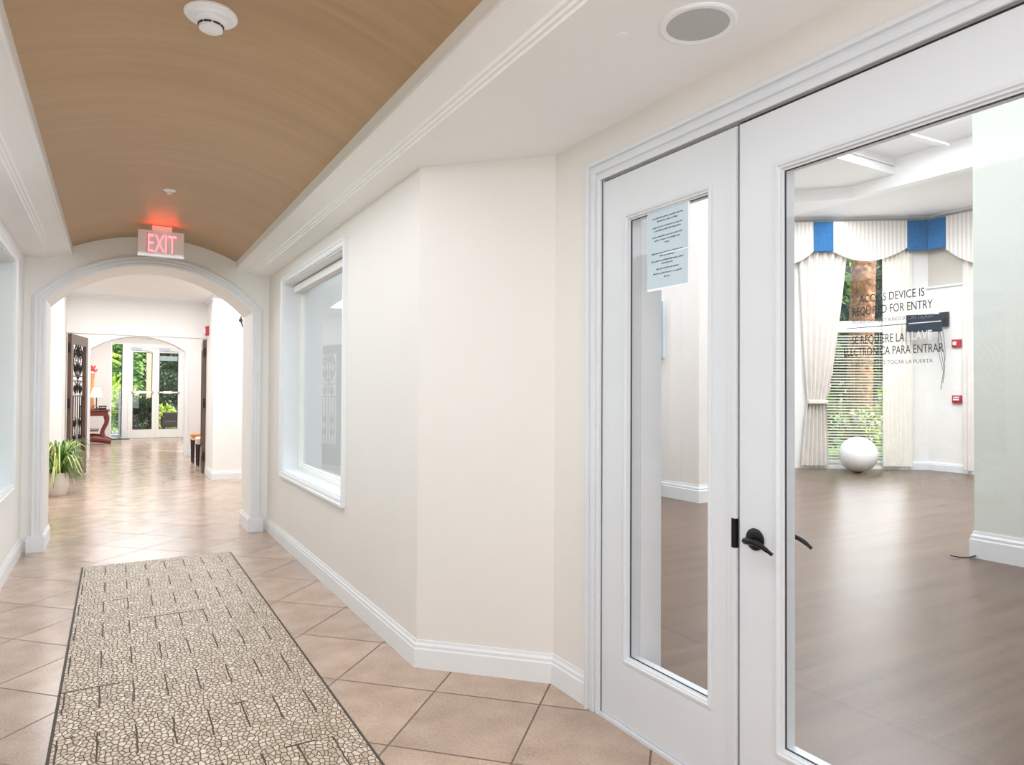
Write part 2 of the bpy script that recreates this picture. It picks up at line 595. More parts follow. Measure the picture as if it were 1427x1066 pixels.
    def grid_solid(self, us, vs_, keep, lo, hi, fn):
        """Solid slab over a rectangular grid, cells with keep(i, j) False are left open. fn(u, v, h) -> 3D."""
        nu, nv = len(us) - 1, len(vs_) - 1
        idx = {}
        verts, faces = [], []

        def V(i, j, h):
            key = (i, j, h)
            if key not in idx:
                idx[key] = len(verts)
                verts.append(fn(us[i], vs_[j], hi if h else lo))
            return idx[key]

        def K(i, j):
            return 0 <= i < nu and 0 <= j < nv and keep(i, j)
        for i in range(nu):
            for j in range(nv):
                if not K(i, j):
                    continue
                faces.append((V(i, j, 0), V(i, j + 1, 0), V(i + 1, j + 1, 0), V(i + 1, j, 0)))
                faces.append((V(i, j, 1), V(i + 1, j, 1), V(i + 1, j + 1, 1), V(i, j + 1, 1)))
                if not K(i - 1, j):
                    faces.append((V(i, j, 0), V(i, j, 1), V(i, j + 1, 1), V(i, j + 1, 0)))
                if not K(i + 1, j):
                    faces.append((V(i + 1, j, 0), V(i + 1, j + 1, 0), V(i + 1, j + 1, 1), V(i + 1, j, 1)))
                if not K(i, j - 1):
                    faces.append((V(i, j, 0), V(i + 1, j, 0), V(i + 1, j, 1), V(i, j, 1)))
                if not K(i, j + 1):
                    faces.append((V(i, j + 1, 0), V(i, j + 1, 1), V(i + 1, j + 1, 1), V(i + 1, j + 1, 0)))
        return self.add(verts, faces)

    def slab(self, u0, u1, v0, v1, holes, lo, hi, fn):
        us = sorted({u0, u1, *[h[0] for h in holes], *[h[1] for h in holes]})
        vv = sorted({v0, v1, *[h[2] for h in holes], *[h[3] for h in holes]})

        def keep(i, j):
            cu, cv = (us[i] + us[i + 1]) / 2, (vv[j] + vv[j + 1]) / 2
            return not any(h[0] < cu < h[1] and h[2] < cv < h[3] for h in holes)
        return self.grid_solid(us, vv, keep, lo, hi, fn)


FX = lambda u, v, h: (h, u, v)      # slab in a plane of constant X: u = Y, v = Z
FY = lambda u, v, h: (u, h, v)      # slab in a plane of constant Y: u = X, v = Z
FZ = lambda u, v, h: (u, v, h)

WL = {}


def wloc(o):
    return WL.get(o.name, Vector((0, 0, 0)))


def obj(name, mb, material, parent=None, smooth=None, bevel=0.0, recalc=True):
    me = bpy.data.meshes.new(name)
    vs = [Vector(v) for v in mb.v]
    if parent is None:
        lo = Vector((min(v.x for v in vs), min(v.y for v in vs), min(v.z for v in vs)))
        hi = Vector((max(v.x for v in vs), max(v.y for v in vs), max(v.z for v in vs)))
        org = Vector(((lo.x + hi.x) / 2, (lo.y + hi.y) / 2, lo.z))
        off = org
    else:
        org = Vector((0, 0, 0))
        off = wloc(parent)
    me.from_pydata([v - off for v in vs], [], mb.f)
    bm = bmesh.new()
    bm.from_mesh(me)
    bmesh.ops.remove_doubles(bm, verts=bm.verts, dist=1e-5)
    if recalc:
        bmesh.ops.recalc_face_normals(bm, faces=bm.faces)
    bm.to_mesh(me)
    bm.free()
    mats = material if isinstance(material, (list, tuple)) else [material]
    for q in mats:
        me.materials.append(q)
    if smooth is not None:
        me.shade_smooth()
        me.set_sharp_from_angle(angle=R(smooth))
    o = bpy.data.objects.new(name, me)
    COL.objects.link(o)
    o.location = org
    if parent is not None:
        o.parent = parent
    WL[o.name] = off if parent is not None else org
    if bevel:
        md = o.modifiers.new('bevel', 'BEVEL')
        md.width = bevel
        md.segments = 2
        md.limit_method = 'ANGLE'
        md.angle_limit = R(40)
    return o


def tag(o, label, cat, kind=None, group=None):
    o['label'] = label
    if cat:
        o['category'] = cat
    if kind:
        o['kind'] = kind
    if group:
        o['group'] = group
    return o


def thing(name, label, cat, loc, kind=None, group=None):
    o = bpy.data.objects.new(name, None)
    COL.objects.link(o)
    o.location = loc
    o.empty_display_size = 0.1
    WL[o.name] = Vector(loc)
    return tag(o, label, cat, kind, group)


def struct(name, mb, material, label, cat, **kw):
    return tag(obj(name, mb, material, **kw), label, cat, 'structure')


def copy_tree(o, parent=None):
    c = o.copy()
    COL.objects.link(c)
    if parent is not None:
        c.parent = parent
    for ch in o.children:
        copy_tree(ch, c)
    return c


def text_mb(body, width, height, xf, extrude=0.0004, squash=None):
    """Lettering scaled to width x height, placed with xf(u, v, h)."""
    cu = bpy.data.curves.new('t', 'FONT')
    cu.body = body
    cu.extrude = 0.01
    cu.resolution_u = 4
    ob = bpy.data.objects.new('t', cu)
    COL.objects.link(ob)
    dg = bpy.context.evaluated_depsgraph_get()
    me = bpy.data.meshes.new_from_object(ob.evaluated_get(dg))
    xs = [v.co.x for v in me.vertices]
    ys = [v.co.y for v in me.vertices]
    x0, x1, y0, y1 = min(xs), max(xs), min(ys), max(ys)
    if body.isupper() and not any(c in body for c in 'Q'):
        pass
    else:
        y0, y1 = 0.0, y1
    mb = MB()
    mb.add([xf((v.co.x - x0) / (x1 - x0) * width, (v.co.y - y0) / (y1 - y0) * height, extrude if v.co.z > 0 else 0.0) for v in me.vertices],
           [tuple(p.vertices) for p in me.polygons])
    bpy.data.objects.remove(ob)
    bpy.data.curves.remove(cu)
    bpy.data.meshes.remove(me)
    return mb


def arc_pts(cx, half, spring, rise, n, a0=None):
    """Points of a segmental arch from left spring to right spring, as (x, z)."""
    r = (half * half + rise * rise) / (2 * rise)
    zc = spring + rise - r
    t = math.asin(min(1, half / r))
    return [(cx + r * math.sin(-t + 2 * t * i / n), zc + r * math.cos(-t + 2 * t * i / n)) for i in range(n + 1)]


def arch_wall(mb, x0, x1, ztop, cx, half, spring, rise, y0, y1, n=36):
    """Solid wall in a plane of constant Y with an arched opening down to the floor."""
    pts = [(x0, 0), (cx - half, 0)] + arc_pts(cx, half, spring, rise, n) + [(cx + half, 0), (x1, 0)]
    # columns: left pier, arch strips, right pier - each a quad strip front and back
    front, back = [], []
    xs = []
    seq = [(x0, 0), (cx - half, 0)]
    verts, faces = [], []

    def quad(a, b, c, d):
        o = len(verts)
        for y in (y0, y1):
            verts.extend([(p[0], y, p[1]) for p in (a, b, c, d)])
        faces.append((o, o + 1, o + 2, o + 3))
        faces.append((o + 7, o + 6, o + 5, o + 4))
        return o
    arc = arc_pts(cx, half, spring, rise, n)
    quad((x0, 0), (cx - half, 0), arc[0], (x0, arc[0][1]))
    quad((x0, arc[0][1]), arc[0], (arc[0][0], ztop), (x0, ztop))
    for a, b in zip(arc, arc[1:]):
        quad(a, b, (b[0], ztop), (a[0], ztop))
    quad((cx + half, 0), (x1, 0), (x1, arc[-1][1]), arc[-1])
    quad(arc[-1], (x1, arc[-1][1]), (x1, ztop), (arc[-1][0], ztop))
    # reveal
    line = [(cx - half, 0)] + arc + [(cx + half, 0)]
    for a, b in zip(line, line[1:]):
        o = len(verts)
        verts.extend([(a[0], y0, a[1]), (b[0], y0, b[1]), (b[0], y1, b[1]), (a[0], y1, a[1])])
        faces.append((o, o + 1, o + 2, o + 3))
    # outer ends and top
    for a, b in (((x0, 0), (x0, ztop)), ((x1, 0), (x1, ztop)), ((x0, ztop), (x1, ztop))):
        o = len(verts)
        verts.extend([(a[0], y0, a[1]), (b[0], y0, b[1]), (b[0], y1, b[1]), (a[0], y1, a[1])])
        faces.append((o, o + 1, o + 2, o + 3))
    return mb.add(verts, faces)


BASE = [(0, 0), (0.017, 0), (0.017, 0.098), (0.013, 0.106), (0.013, 0.120), (0.007, 0.130), (0.005, 0.145), (0, 0.145)]


def base_prof(h, t=0.017):
    k = h / 0.145
    return [(u * t / 0.017, z * k) for u, z in BASE]


def baseboard(name, path, label, side=1, h=0.145, t=0.017, material=None):
    mb = MB().sweep(path, base_prof(h, t), FZ, side=side)
    return struct(name, mb, material or M['trim'], label, 'baseboard')


# ------------------------------------------------------------------ the corridor shell
XR, XL, YE, XD = 1.405, -0.713, 7.51, 1.927
YA, YB = 3.40, 2.87
ZS = 2.668
YBK = -3.0
GZ = 4.95      # gym ceiling

struct('floor', MB().box(-3.2, 1.96, YBK - 0.2, 24.2, -0.12, 0.0).box(1.96, 4.2, 7.51, 24.2, -0.12, 0.0), M['tile'],
       'beige stone tiles laid diagonally along the corridor, glossy towards the arch', 'floor')
struct('floor_gym', MB().box(1.96, 14.2, -3.2, 7.51, -0.12, 0.0).box(4.2, 14.2, 7.51, 12.0, -0.12, 0.0), M['wood_floor'],
       'streaky brown wood floor behind the glazed doors, shining towards the windows', 'floor')

W1 = (4.77, 6.77, 0.70, 2.50)
W2 = (2.02, 4.02, 0.70, 2.30)
WR = (4.77, 6.77, 0.70, 2.50)
struct('wall_left', MB().slab(YBK, YE, 0, 3.1, [W1, W2], XL - 0.22, XL, FX), M['wall_white'], 'white left corridor wall with deep window recesses', 'wall')
struct('wall_right', MB().slab(YA, YE, 0, GZ, [WR], XR, XR + 0.2, FX), M['wall'], 'cream corridor wall with a recessed window next to the arch', 'wall')
poly = [(XR, YA), (XD, YB), (XD, 2.486), (2.035, 2.486), (2.035, 2.335), (2.13, 2.335), (2.13, 3.75), (XR + 0.2, 3.75), (XR + 0.2, YA)]
struct('wall_corner', MB().prism(poly, 0, GZ), M['wall'], 'cream angled wall stepping back from the corridor to the glazed doors', 'wall')
struct('wall_above_doors', MB().box(XD, 2.13, 0.60, 2.486, 2.437, GZ), M['wall'], 'cream wall strip above the white glazed doors', 'wall')
struct('wall_near_right', MB().box(XD, 2.13, YBK, 0.60, 0, GZ), M['wall'], 'cream wall beyond the right jamb of the glazed doors', 'wall')
struct('wall_behind', MB().box(-3.2, 2.13, YBK - 0.2, YBK, 0, 3.1), M['wall_white'], 'white wall closing the near end of the corridor', 'wall')

# vaulted ceiling
va = arc_pts(0.36, 0.735, 2.785, 0.175, 40)
vo = [(x, z + 0.05) for x, z in va]
struct('ceiling_vault', MB().prism(va + vo[::-1], YBK, YE + 0.02, 'Y'), M['vault'], 'tan bronze barrel vault with fine cross streaks over the corridor', 'ceiling', smooth=30)
prof_r = [(1.93, ZS), (1.248, ZS), (1.243, 2.677), (1.230, 2.677), (1.226, 2.686), (1.212, 2.686), (1.206, 2.697), (1.090, 2.728),
          (1.084, 2.722), (1.074, 2.724), (1.070, 2.735), (1.070, 2.81), (1.93, 2.81)]
struct('ceiling_soffit_right', MB().prism(prof_r, YBK, YE + 0.02, 'Y'), M['ceiling'], 'white dropped ceiling band with moulded edge right of the vault', 'ceiling')
prof_l = [(0.72 - x if x < 1.9 else XL - 0.02, z) for x, z in prof_r]
struct('ceiling_soffit_left', MB().prism(prof_l, YBK, YE + 0.02, 'Y'), M['ceiling'], 'white dropped ceiling band with moulded edge left of the vault', 'ceiling')

# end wall with the arch
ACX, AH, ASP, ARI = 0.344, 0.888, 2.277, 0.40
struct('wall_end', arch_wall(MB(), -3.2, 4.2, 3.2, ACX, AH, ASP, ARI, YE, YE + 0.55), M['wall_white'], 'white end wall of the corridor pierced by the wide arch', 'wall')
# casing with flutes, plinths
path = [(ACX - AH, 0.145)] + arc_pts(ACX, AH, ASP, ARI, 40) + [(ACX + AH, 0.145)]
cp = [(0, 0), (0, 0.030), (0.012, 0.034), (0.022, 0.034), (0.026, 0.026), (0.038, 0.026), (0.042, 0.034), (0.054, 0.034), (0.058, 0.026), (0.070, 0.026),
      (0.074, 0.032), (0.086, 0.032), (0.090, 0.020), (0.106, 0.016), (0.106, 0)]
struct('trim_1', MB().sweep(path, cp, lambda x, z, h: (x, YE - h, z), side=1), M['trim'], 'white fluted moulding framing the arch', 'trim')
for nm, s, lb in (('trim_2', -1, 'left'), ('trim_3', 1, 'right')):
    xi = ACX + s * AH
    p = [(xi - s * 0.018, YE + 0.55), (xi - s * 0.018, YE - 0.045), (xi + s * 0.125, YE - 0.045), (xi + s * 0.125, YE)]
    inn = [(xi, YE + 0.55), (xi, YE), ]
    mb = MB().prism([p[0], p[1], p[2], p[3], (xi, YE), (xi, YE + 0.55)], 0, 0.128).prism(
        [(xi - s * 0.010, YE + 0.55), (xi - s * 0.010, YE - 0.038), (xi + s * 0.118, YE - 0.038), (xi + s * 0.118, YE), (xi, YE), (xi, YE + 0.55)], 0.128, 0.147)
    struct(nm, mb, M['trim'], f'white plinth block at the {lb} foot of the arch', 'trim')

baseboard('baseboard_left', [(XL, YBK), (XL, YE)], 'white baseboard along the left corridor wall', side=-1)
baseboard('baseboard_right', [(XR, YE - 0.045), (XR, YA), (XD, YB), (XD, 2.577)], 'white baseboard running round the angled wall to the glazed doors', side=-1)
baseboard('baseboard_near_right', [(XD, 0.50), (XD, YBK)], 'white baseboard right of the glazed doors', side=-1)


# ------------------------------------------------------------------ corridor windows
def recess_window(name, x_wall, depth, hole, label, into):
    """into = +1: recess runs to +X (right wall), -1: to -X."""
    y0, y1, z0, z1 = hole
    t = thing(name, label, 'window', (x_wall, (y0 + y1) / 2, z0), kind='structure')
    xf = lambda y, z, h: (x_wall - into * h, y, z)
    rect = [(y0, z0), (y1, z0), (y1, z1), (y0, z1)]
    pr = [(0, -0.002), (0, 0.014), (0.012, 0.020), (0.030, 0.020), (0.036, 0.028), (0.052, 0.028), (0.055, 0.0), (0.055, -0.002)]
    obj('window_casing', MB().sweep(rect, pr, xf, closed=True, side=-1), M['trim'], t)
    li = [(0, 0.0), (0.010, 0.0), (0.010, -depth), (0, -depth)]
    obj('window_jamb', MB().sweep(rect, li, xf, closed=True, side=1), M['trim'], t)
    g = depth - 0.055
    i0, i1, k0, k1 = y0 + 0.010, y1 - 0.010, z0 + 0.010, z1 - 0.010
    r2_ = [(i0, k0), (i1, k0), (i1, k1), (i0, k1)]
    fp = [(0, -g + 0.0), (0.035, -g), (0.035, -g - 0.012), (0.052, -g - 0.018), (0.052, -g - 0.055), (0, -g - 0.055)]
    obj('window_frame', MB().sweep(r2_, fp, xf, closed=True, side=1), M['window_white'], t)
    a = x_wall + into * (g + 0.034)
    obj('window_glass', MB().box(a, a + 0.006, i0 + 0.045, i1 - 0.045, k0 + 0.045, k1 - 0.045), M['glass_hall'], t)
    # shade cassette at the head of the recess
    c0, c1 = sorted((x_wall + into * (g - 0.06), x_wall + into * (g - 0.002)))
    obj('shade_box', MB().box(c0, c1, i0 + 0.02, i1 - 0.02, k1 - 0.075, k1 - 0.012), M['window_white'], t, bevel=0.004)
    return t


recess_window('window_1', XR, 0.2, WR, 'recessed white window in the right corridor wall next to the arch', 1)
recess_window('window_2', XL, 0.22, W1, 'recessed white window at the far end of the left corridor wall', -1)
recess_window('window_3', XL, 0.22, W2, 'recessed white window in the left wall facing the glazed doors', -1)

# ------------------------------------------------------------------ glazed double door
DF = 1.930     # corridor face of the leaves
DT = 0.085     # leaf thickness
ZT = 2.425

cas = [(0.60, 0.0), (0.60, 2.437), (2.486, 2.437), (2.486, 0.0)]
cprof = [(0, -0.004), (0, 0.012), (0.018, 0.016), (0.022, 0.010), (0.030, 0.010), (0.034, 0.020), (0.056, 0.022), (0.060, 0.016), (0.068, 0.016), (0.072, 0.028), (0.086, 0.030), (0.089, 0.022), (0.089, -0.004)]
struct('trim_4', MB().sweep(cas, cprof, lambda y, z, h: (XD - h, y, z), side=1), M['door_paint'], 'white stepped casing round the glazed double doors', 'trim')
struct('trim_5', MB().box(XD - 0.012, 2.06, 0.60, 2.486, 0.0, 0.014), M['door_paint'], 'low white sill under the glazed doors', 'trim')
struct('trim_6', MB().box(2.02, 2.06, 0.60, 2.486, 2.395, 2.437).box(2.02, 2.06, 0.60, 0.63, 0, 2.437).box(2.02, 2.06, 2.456, 2.486, 0, 2.437), M['door_paint'], 'white stop behind the glazed doors', 'trim')


def glazed_leaf(name, label, y0, y1, gy0, gy1, gz0, gz1, zb=0.016, zt=ZT):
    t = thing(name, label, 'door', (DF, (y0 + y1) / 2, 0.014), kind='structure')
    obj('leaf_frame', MB().slab(y0, y1, zb, zt, [(gy0, gy1, gz0, gz1)], DF, DF + DT, FX), M['door_paint'], t, bevel=0.002)
    rect = [(gy0, gz0), (gy1, gz0), (gy1, gz1), (gy0, gz1)]
    xf = lambda y, z, h: (DF + h, y, z)
    bp = [(-0.016, 0.0), (-0.016, -0.004), (-0.004, -0.006), (0.0, 0.000), (0.006, 0.002), (0.008, 0.010), (0.013, 0.012), (0.013, 0.016), (0.0, 0.016)]
    obj('glazing_bead', MB().sweep(rect, bp, xf, closed=True, side=1), M['door_paint'], t)
    sp = [(0.0, 0.0162), (0.0155, 0.0162), (0.0155, 0.022), (0.0, 0.022)]
    obj('glazing_seal', MB().sweep(rect, sp, xf, closed=True, side=1), M['dark_seal'], t)  # dark seal ring, also stands in for the shadow in the bead groove
    obj('glass_pane', MB().box(DF + 0.017, DF + 0.022, gy0 + 0.004, gy1 - 0.004, gz0 + 0.004, gz1 - 0.004), M['glass'], t)
    return t


left_leaf = glazed_leaf('door_1', 'narrow fixed white door leaf with tall glass and a paper notice', 1.702, 2.482, 1.838, 2.318, 0.300, 2.228)
right_leaf = glazed_leaf('door_2', 'wide white glazed door leaf with black lever handle and lettering', 0.606, 1.692, 0.755, 1.526, 0.262, 2.224)
struct('trim_11', MB().box(2.0155, 2.136, 2.318, 2.335, 0, 2.6), M['trim'], 'white jamb lining behind the narrow fixed leaf', 'trim')
# astragal on the fixed leaf and flush strike
obj('astragal', MB().box(DF - 0.010, DF + 0.002, 1.700, 1.716, 0.02, ZT - 0.01).box(DF - 0.005, DF + 0.002, 1.716, 1.742, 0.02, ZT - 0.01), M['door_paint'], left_leaf)
obj('strike_plate', MB().box(DF - 0.0125, DF + 0.004, 1.6995, 1.7175, 0.908, 1.012), M['black_metal'], left_leaf)
obj('weather_strip', MB().box(DF + 0.012, DF + 0.05, 0.600, 1.700, ZT + 0.001, 2.4365).box(DF + 0.012, DF + 0.05, 1.6925, 1.7015, 0.02, ZT), M['dark_seal'], right_leaf)  # dark weather strip, also stands in for the shade of the door gap
# handles
hy, hz = 1.622, 0.952


def lever(side, nm):
    s = -1 if side == 'out' else 1
    xf0 = DF if side == 'out' else DF + DT
    rose = obj('handle_rose', MB().lathe([(0.0, 0.0), (0.038, 0.0), (0.0385, s * 0.004), (0.034, s * 0.009), (0.020, s * 0.013), (0.012, s * 0.016), (0.0, s * 0.017)], (xf0, hy, hz), 32, 'X'), M['black_metal'], right_leaf, smooth=40)
    rose['label'] = 'round black handle rose'
    pts, rs = [], []
    pts += [(xf0 + s * 0.010, hy, hz), (xf0 + s * 0.040, hy, hz), (xf0 + s * 0.056, hy - 0.004, hz + 0.001)]
    rs += [0.011, 0.010, 0.0115]
    for q in range(1, 11):
        a = q / 10
        pts.append((xf0 + s * (0.058 + 0.004 * math.sin(a * PI)), hy - 0.004 - 0.112 * a, hz + 0.004 * math.sin(a * PI * 1.1) - 0.020 * max(0, a - 0.35) ** 1.5 * 2.1))
        rs.append(0.0105 - 0.003 * a if a < 0.9 else 0.006)
    lv = obj('lever', MB().tube(pts, rs, 12), M['black_metal'], rose, smooth=50)
    return rose


lever('out', 'outer')
lever('in', 'inner')
# lettering on the glass; the reading direction runs towards -Y
GX = DF + 0.0165


def letter_row(text, ya, yb, zbase, h, material, cap=None):
    mb = text_mb(text, ya - yb, h, lambda u, v, e: (GX - e, ya - u, zbase + v))
    return obj('lettering', mb, material, right_leaf)


letter_row('ACCESS DEVICE IS', 1.248, 1.056, 1.733, 0.0235, M['letter_black'])
letter_row('REQUIRED FOR ENTRY', 1.270, 1.034, 1.697, 0.0240, M['letter_black'])
letter_row('PLEASE DO NOT KNOCK ON GLASS', 1.270, 1.034, 1.671, 0.0105, M['letter_grey'])
obj('lettering', MB().box(GX - 0.0005, GX, 1.100, 1.290, 1.6580, 1.6602), M['letter_black'], right_leaf)
obj('lettering', MB().box(GX - 0.0005, GX, 1.012, 1.100, 1.6575, 1.6602), M['letter_white'], right_leaf)
letter_row('SE REQUIERE LA', 1.272, 1.112, 1.610, 0.0245, M['letter_black'])
letter_row('LLAVE', 1.104, 1.036, 1.612, 0.0245, M['letter_white'])
letter_row('ELECTRONICA PARA ENTRAR', 1.298, 1.006, 1.574, 0.0245, M['letter_black'])
letter_row('POR FAVOR NO TOCAR LA PUERTA', 1.274, 1.034, 1.546, 0.0110, M['letter_grey'])

# paper notice on the fixed leaf
nx = DF + 0.0168
pn = thing('paper_notice', 'pale blue-grey printed paper notice taped to the narrow door glass', 'notice', (nx - 0.002, 2.075, 1.885))
obj('backing_sheet', MB().box(nx - 0.0012, nx - 0.0006, 1.952, 2.198, 1.886, 2.2255), M['paper_white'], pn)
obj('sheet', MB().box(nx - 0.0019, nx - 0.0012, 1.962, 2.196, 1.896, 2.2165), M['paper'], pn)
tx = MB()
rows = [(0.10, .75), (0.145, .5), (0.22, .75), (0.265, .65), (0.345, .75), (0.39, .63), (0.435, .11), (0.56, .78), (0.60, .36), (0.66, .80), (0.70, .28), (0.765, .55), (0.825, .70), (0.875, .15)]
for fr, wd in rows:
    z = 2.2165 - fr * 0.32
    ya = 2.079 + wd * 0.117
    yb = 2.079 - wd * 0.117
    y = ya
    while y > yb:
        wl = rnd.choice([2, 3, 4, 5, 6, 7])
        for q in range(wl):
            hh = rnd.choice([0.0042, 0.0042, 0.0046, 0.0066])
            dz = rnd.choice([0, 0, 0, -0.0018])
            tx.box(nx - 0.0023, nx - 0.0018, y - 0.0022, y - 0.0004, z + dz, z + dz + hh)
            tx.box(nx - 0.0023, nx - 0.0018, y - 0.0030, y, z + rnd.choice([0, 0.0030]), z + 0.0012 + rnd.choice([0, 0.0030]))
            y -= 0.0034
            if y < yb:
                break
        y -= 0.0028
obj('printed_text', tx, M['ink'], pn)
obj('tape_strip', MB().box(nx - 0.0028, nx - 0.0023, 1.955, 2.10, 2.0315, 2.0365), M['paper_white'], pn)

# ------------------------------------------------------------------ things on the corridor ceiling and floor
sp = thing('ceiling_speaker', 'round grey mesh speaker set flush in the white ceiling band', 'speaker', (1.634, 1.605, ZS))
obj('trim_ring', MB().lathe([(0.100, 0.002), (0.100, -0.006), (0.118, -0.008), (0.124, -0.004), (0.125, 0.002)], (1.634, 1.605, ZS), 64, closed=True), M['white_plastic'], sp, smooth=40)
obj('speaker_grille', MB().lathe([(0.0, 0.0), (0.0, -0.0075), (0.07, -0.007), (0.099, -0.005), (0.100, 0.0)], (1.634, 1.605, ZS), 64), M['grill'], sp, smooth=40)

cap_ = tag(obj('cover_disc', MB().lathe([(0.0, 0.002), (0.020, 0.002), (0.020, -0.002), (0.014, -0.003), (0.0, -0.003)], (1.47, 1.79, ZS), 24), M['white_plastic'], smooth=40),
           'small white cover disc on the ceiling band beside the speaker', 'ceiling cover')

zc = 2.957
sm = thing('smoke_detector', 'large white round smoke detector on the tan vault', 'smoke detector', (0.314, 2.93, zc))
obj('base_plate', MB().lathe([(0, 0.006), (0.098, 0.006), (0.100, -0.006), (0.096, -0.012), (0.080, -0.016), (0.074, -0.026), (0.0, -0.026)], (0.314, 2.93, zc), 48), M['white_plastic'], sm, smooth=35)
obj('sensor_head', MB().lathe([(0, -0.02), (0.060, -0.02), (0.062, -0.030), (0.050, -0.040), (0.046, -0.044), (0, -0.044)], (0.314, 2.93, zc), 48), M['white_plastic'], sm, smooth=35)
gv = MB()
for q in range(8):
    a0 = 2 * PI * q / 8 + 0.08
    pts = [(0.314 + 0.0455 * math.cos(a0 + k * 0.078), 2.93 + 0.0455 * math.sin(a0 + k * 0.078), zc - 0.0475) for k in range(9)]
    gv.tube(pts, 0.0036, 6)
obj('vent_slot', gv, M['black_plastic'], sm)
obj('sensor_cap', MB().lathe([(0, -0.040), (0.042, -0.040), (0.042, -0.049), (0.045, -0.052), (0.044, -0.062), (0.034, -0.068), (0.0, -0.070)], (0.314, 2.93, zc), 48), M['white_plastic'], sm, smooth=35)

sk = thing('sprinkler_head', 'small white sprinkler rose on the vault in front of the exit sign', 'sprinkler', (0.337, 5.67, 2.959))
obj('escutcheon', MB().lathe([(0, 0.004), (0.042, 0.004), (0.042, -0.004), (0.030, -0.010), (0.014, -0.012), (0, -0.012)], (0.337, 5.67, 2.959), 32), M['white_plastic'], sk, smooth=35)
obj('deflector', MB().lathe([(0, -0.010), (0.008, -0.010), (0.008, -0.024), (0.018, -0.025), (0.018, -0.028), (0, -0.028)], (0.337, 5.67, 2.959), 24), M['white_plastic'], sk, smooth=35)


def exit_sign():
    y = 6.95
    ex = thing('exit_sign', 'white exit sign with glowing pink-red letters hanging before the arch', 'exit sign', (0.352, y, 2.69))
    obj('housing', MB().box(0.165, 0.540, y, y + 0.045, 2.690, 2.915), M['white_plastic'], ex, bevel=0.005)
    obj('bottom_rail', MB().box(0.163, 0.542, y - 0.006, y + 0.047, 2.680, 2.694), M['white_plastic'], ex, bevel=0.002)
    obj('canopy', MB().box(0.275, 0.440, y - 0.012, y + 0.055, 2.905, 2.958), M['white_plastic'], ex, bevel=0.004)
    obj('lettering', text_mb('EXIT', 0.235, 0.165, lambda u, v, e: (0.243 + u, y - 0.008 + (0 if e else 0.008), 2.716 + v)), M['red_glow'], ex)
    b = text_mb('EXIT', 0.247, 0.176, lambda u, v, e: (0.237 + u, y - 0.004 + (0 if e else 0.004), 2.7105 + v))
    o2 = obj('letter_outline', b, M['red_edge'], ex)
    ld = bpy.data.lights.new('exit_sign_light', 'AREA')
    ld.shape = 'RECTANGLE'
    ld.size, ld.size_y = 0.22, 0.03
    ld.energy = 0.3
    ld.color = (1.0, 0.06, 0.02)
    lo = bpy.data.objects.new('exit_sign_light', ld)
    COL.objects.link(lo)
    lo.location = (0.36, y - 0.11, 2.87)
    lo.rotation_euler = Vector((0, -0.35, 1)).to_track_quat('-Z', 'Y').to_euler()


exit_sign()

rn = thing('floor_runner', 'long pebble-patterned entrance mat on the diagonal tiles', 'mat', (0.357, 3.9, 0.0))
obj('pile', MB().box(-0.200, 0.915, 0.55, 6.605, 0.0, 0.010), M['pebble'], rn)
obj('border', MB().slab(-0.213, 0.928, 0.537, 6.618, [(-0.200, 0.915, 0.55, 6.605)], 0.0, 0.008, FZ), M['mat_edge'], rn)

# ------------------------------------------------------------------ rooms beyond the arch
YH = 13.2
struct('wall_inner_left', MB().box(-3.2, -0.68, 12.2, 13.35, 0, 3.05), M['wall_white'], 'white pier left of the wrought-iron doors', 'wall')
struct('wall_inner_right', MB().box(1.417, 4.2, 12.2, 13.35, 0, 3.05), M['wall_white'], 'white pier right of the wrought-iron doors', 'wall')
struct('wall_header', MB().box(-0.68, 1.417, YH, 13.35, 2.40, 3.05), M['wall_white'], 'white header wall above the wrought-iron doors', 'wall')
struct('wall_side_left', MB().box(-3.4, -3.2, 8.0, 12.3, 0, 3.1), M['wall_white'], 'white left wall of the room behind the arch', 'wall')
struct('wall_side_right', MB().box(4.2, 4.4, 7.51, 12.3, 0, 3.1), M['wall_white'], 'white right wall of the room behind the arch', 'wall')
struct('ceiling_inner', MB().box(-3.2, 4.2, 8.06, 13.35, 3.05, 3.15), M['ceiling'], 'white flat ceiling of the room behind the arch', 'ceiling')
crown = [(0, 0), (0.06, 0), (0.055, -0.012), (0.03, -0.03), (0.015, -0.055), (0.012, -0.07), (0, -0.07)]
struct('trim_7', MB().sweep([(-3.2, 12.2), (-0.68, 12.2), (-0.68, YH), (1.417, YH), (1.417, 12.2), (4.2, 12.2)], crown, lambda x, y, h: (x, y, 3.05 + h), side=-1), M['trim'], 'white crown moulding above the iron doors', 'trim')
baseboard('baseboard_inner_right', [(1.417, 13.2), (1.417, 12.2), (4.2, 12.2)], 'white baseboard round the pier right of the iron doors', side=-1)
baseboard('baseboard_inner_left', [(-3.2, 12.2), (-0.68, 12.2), (-0.68, 13.2)], 'white baseboard round the pier left of the iron doors', side=-1)

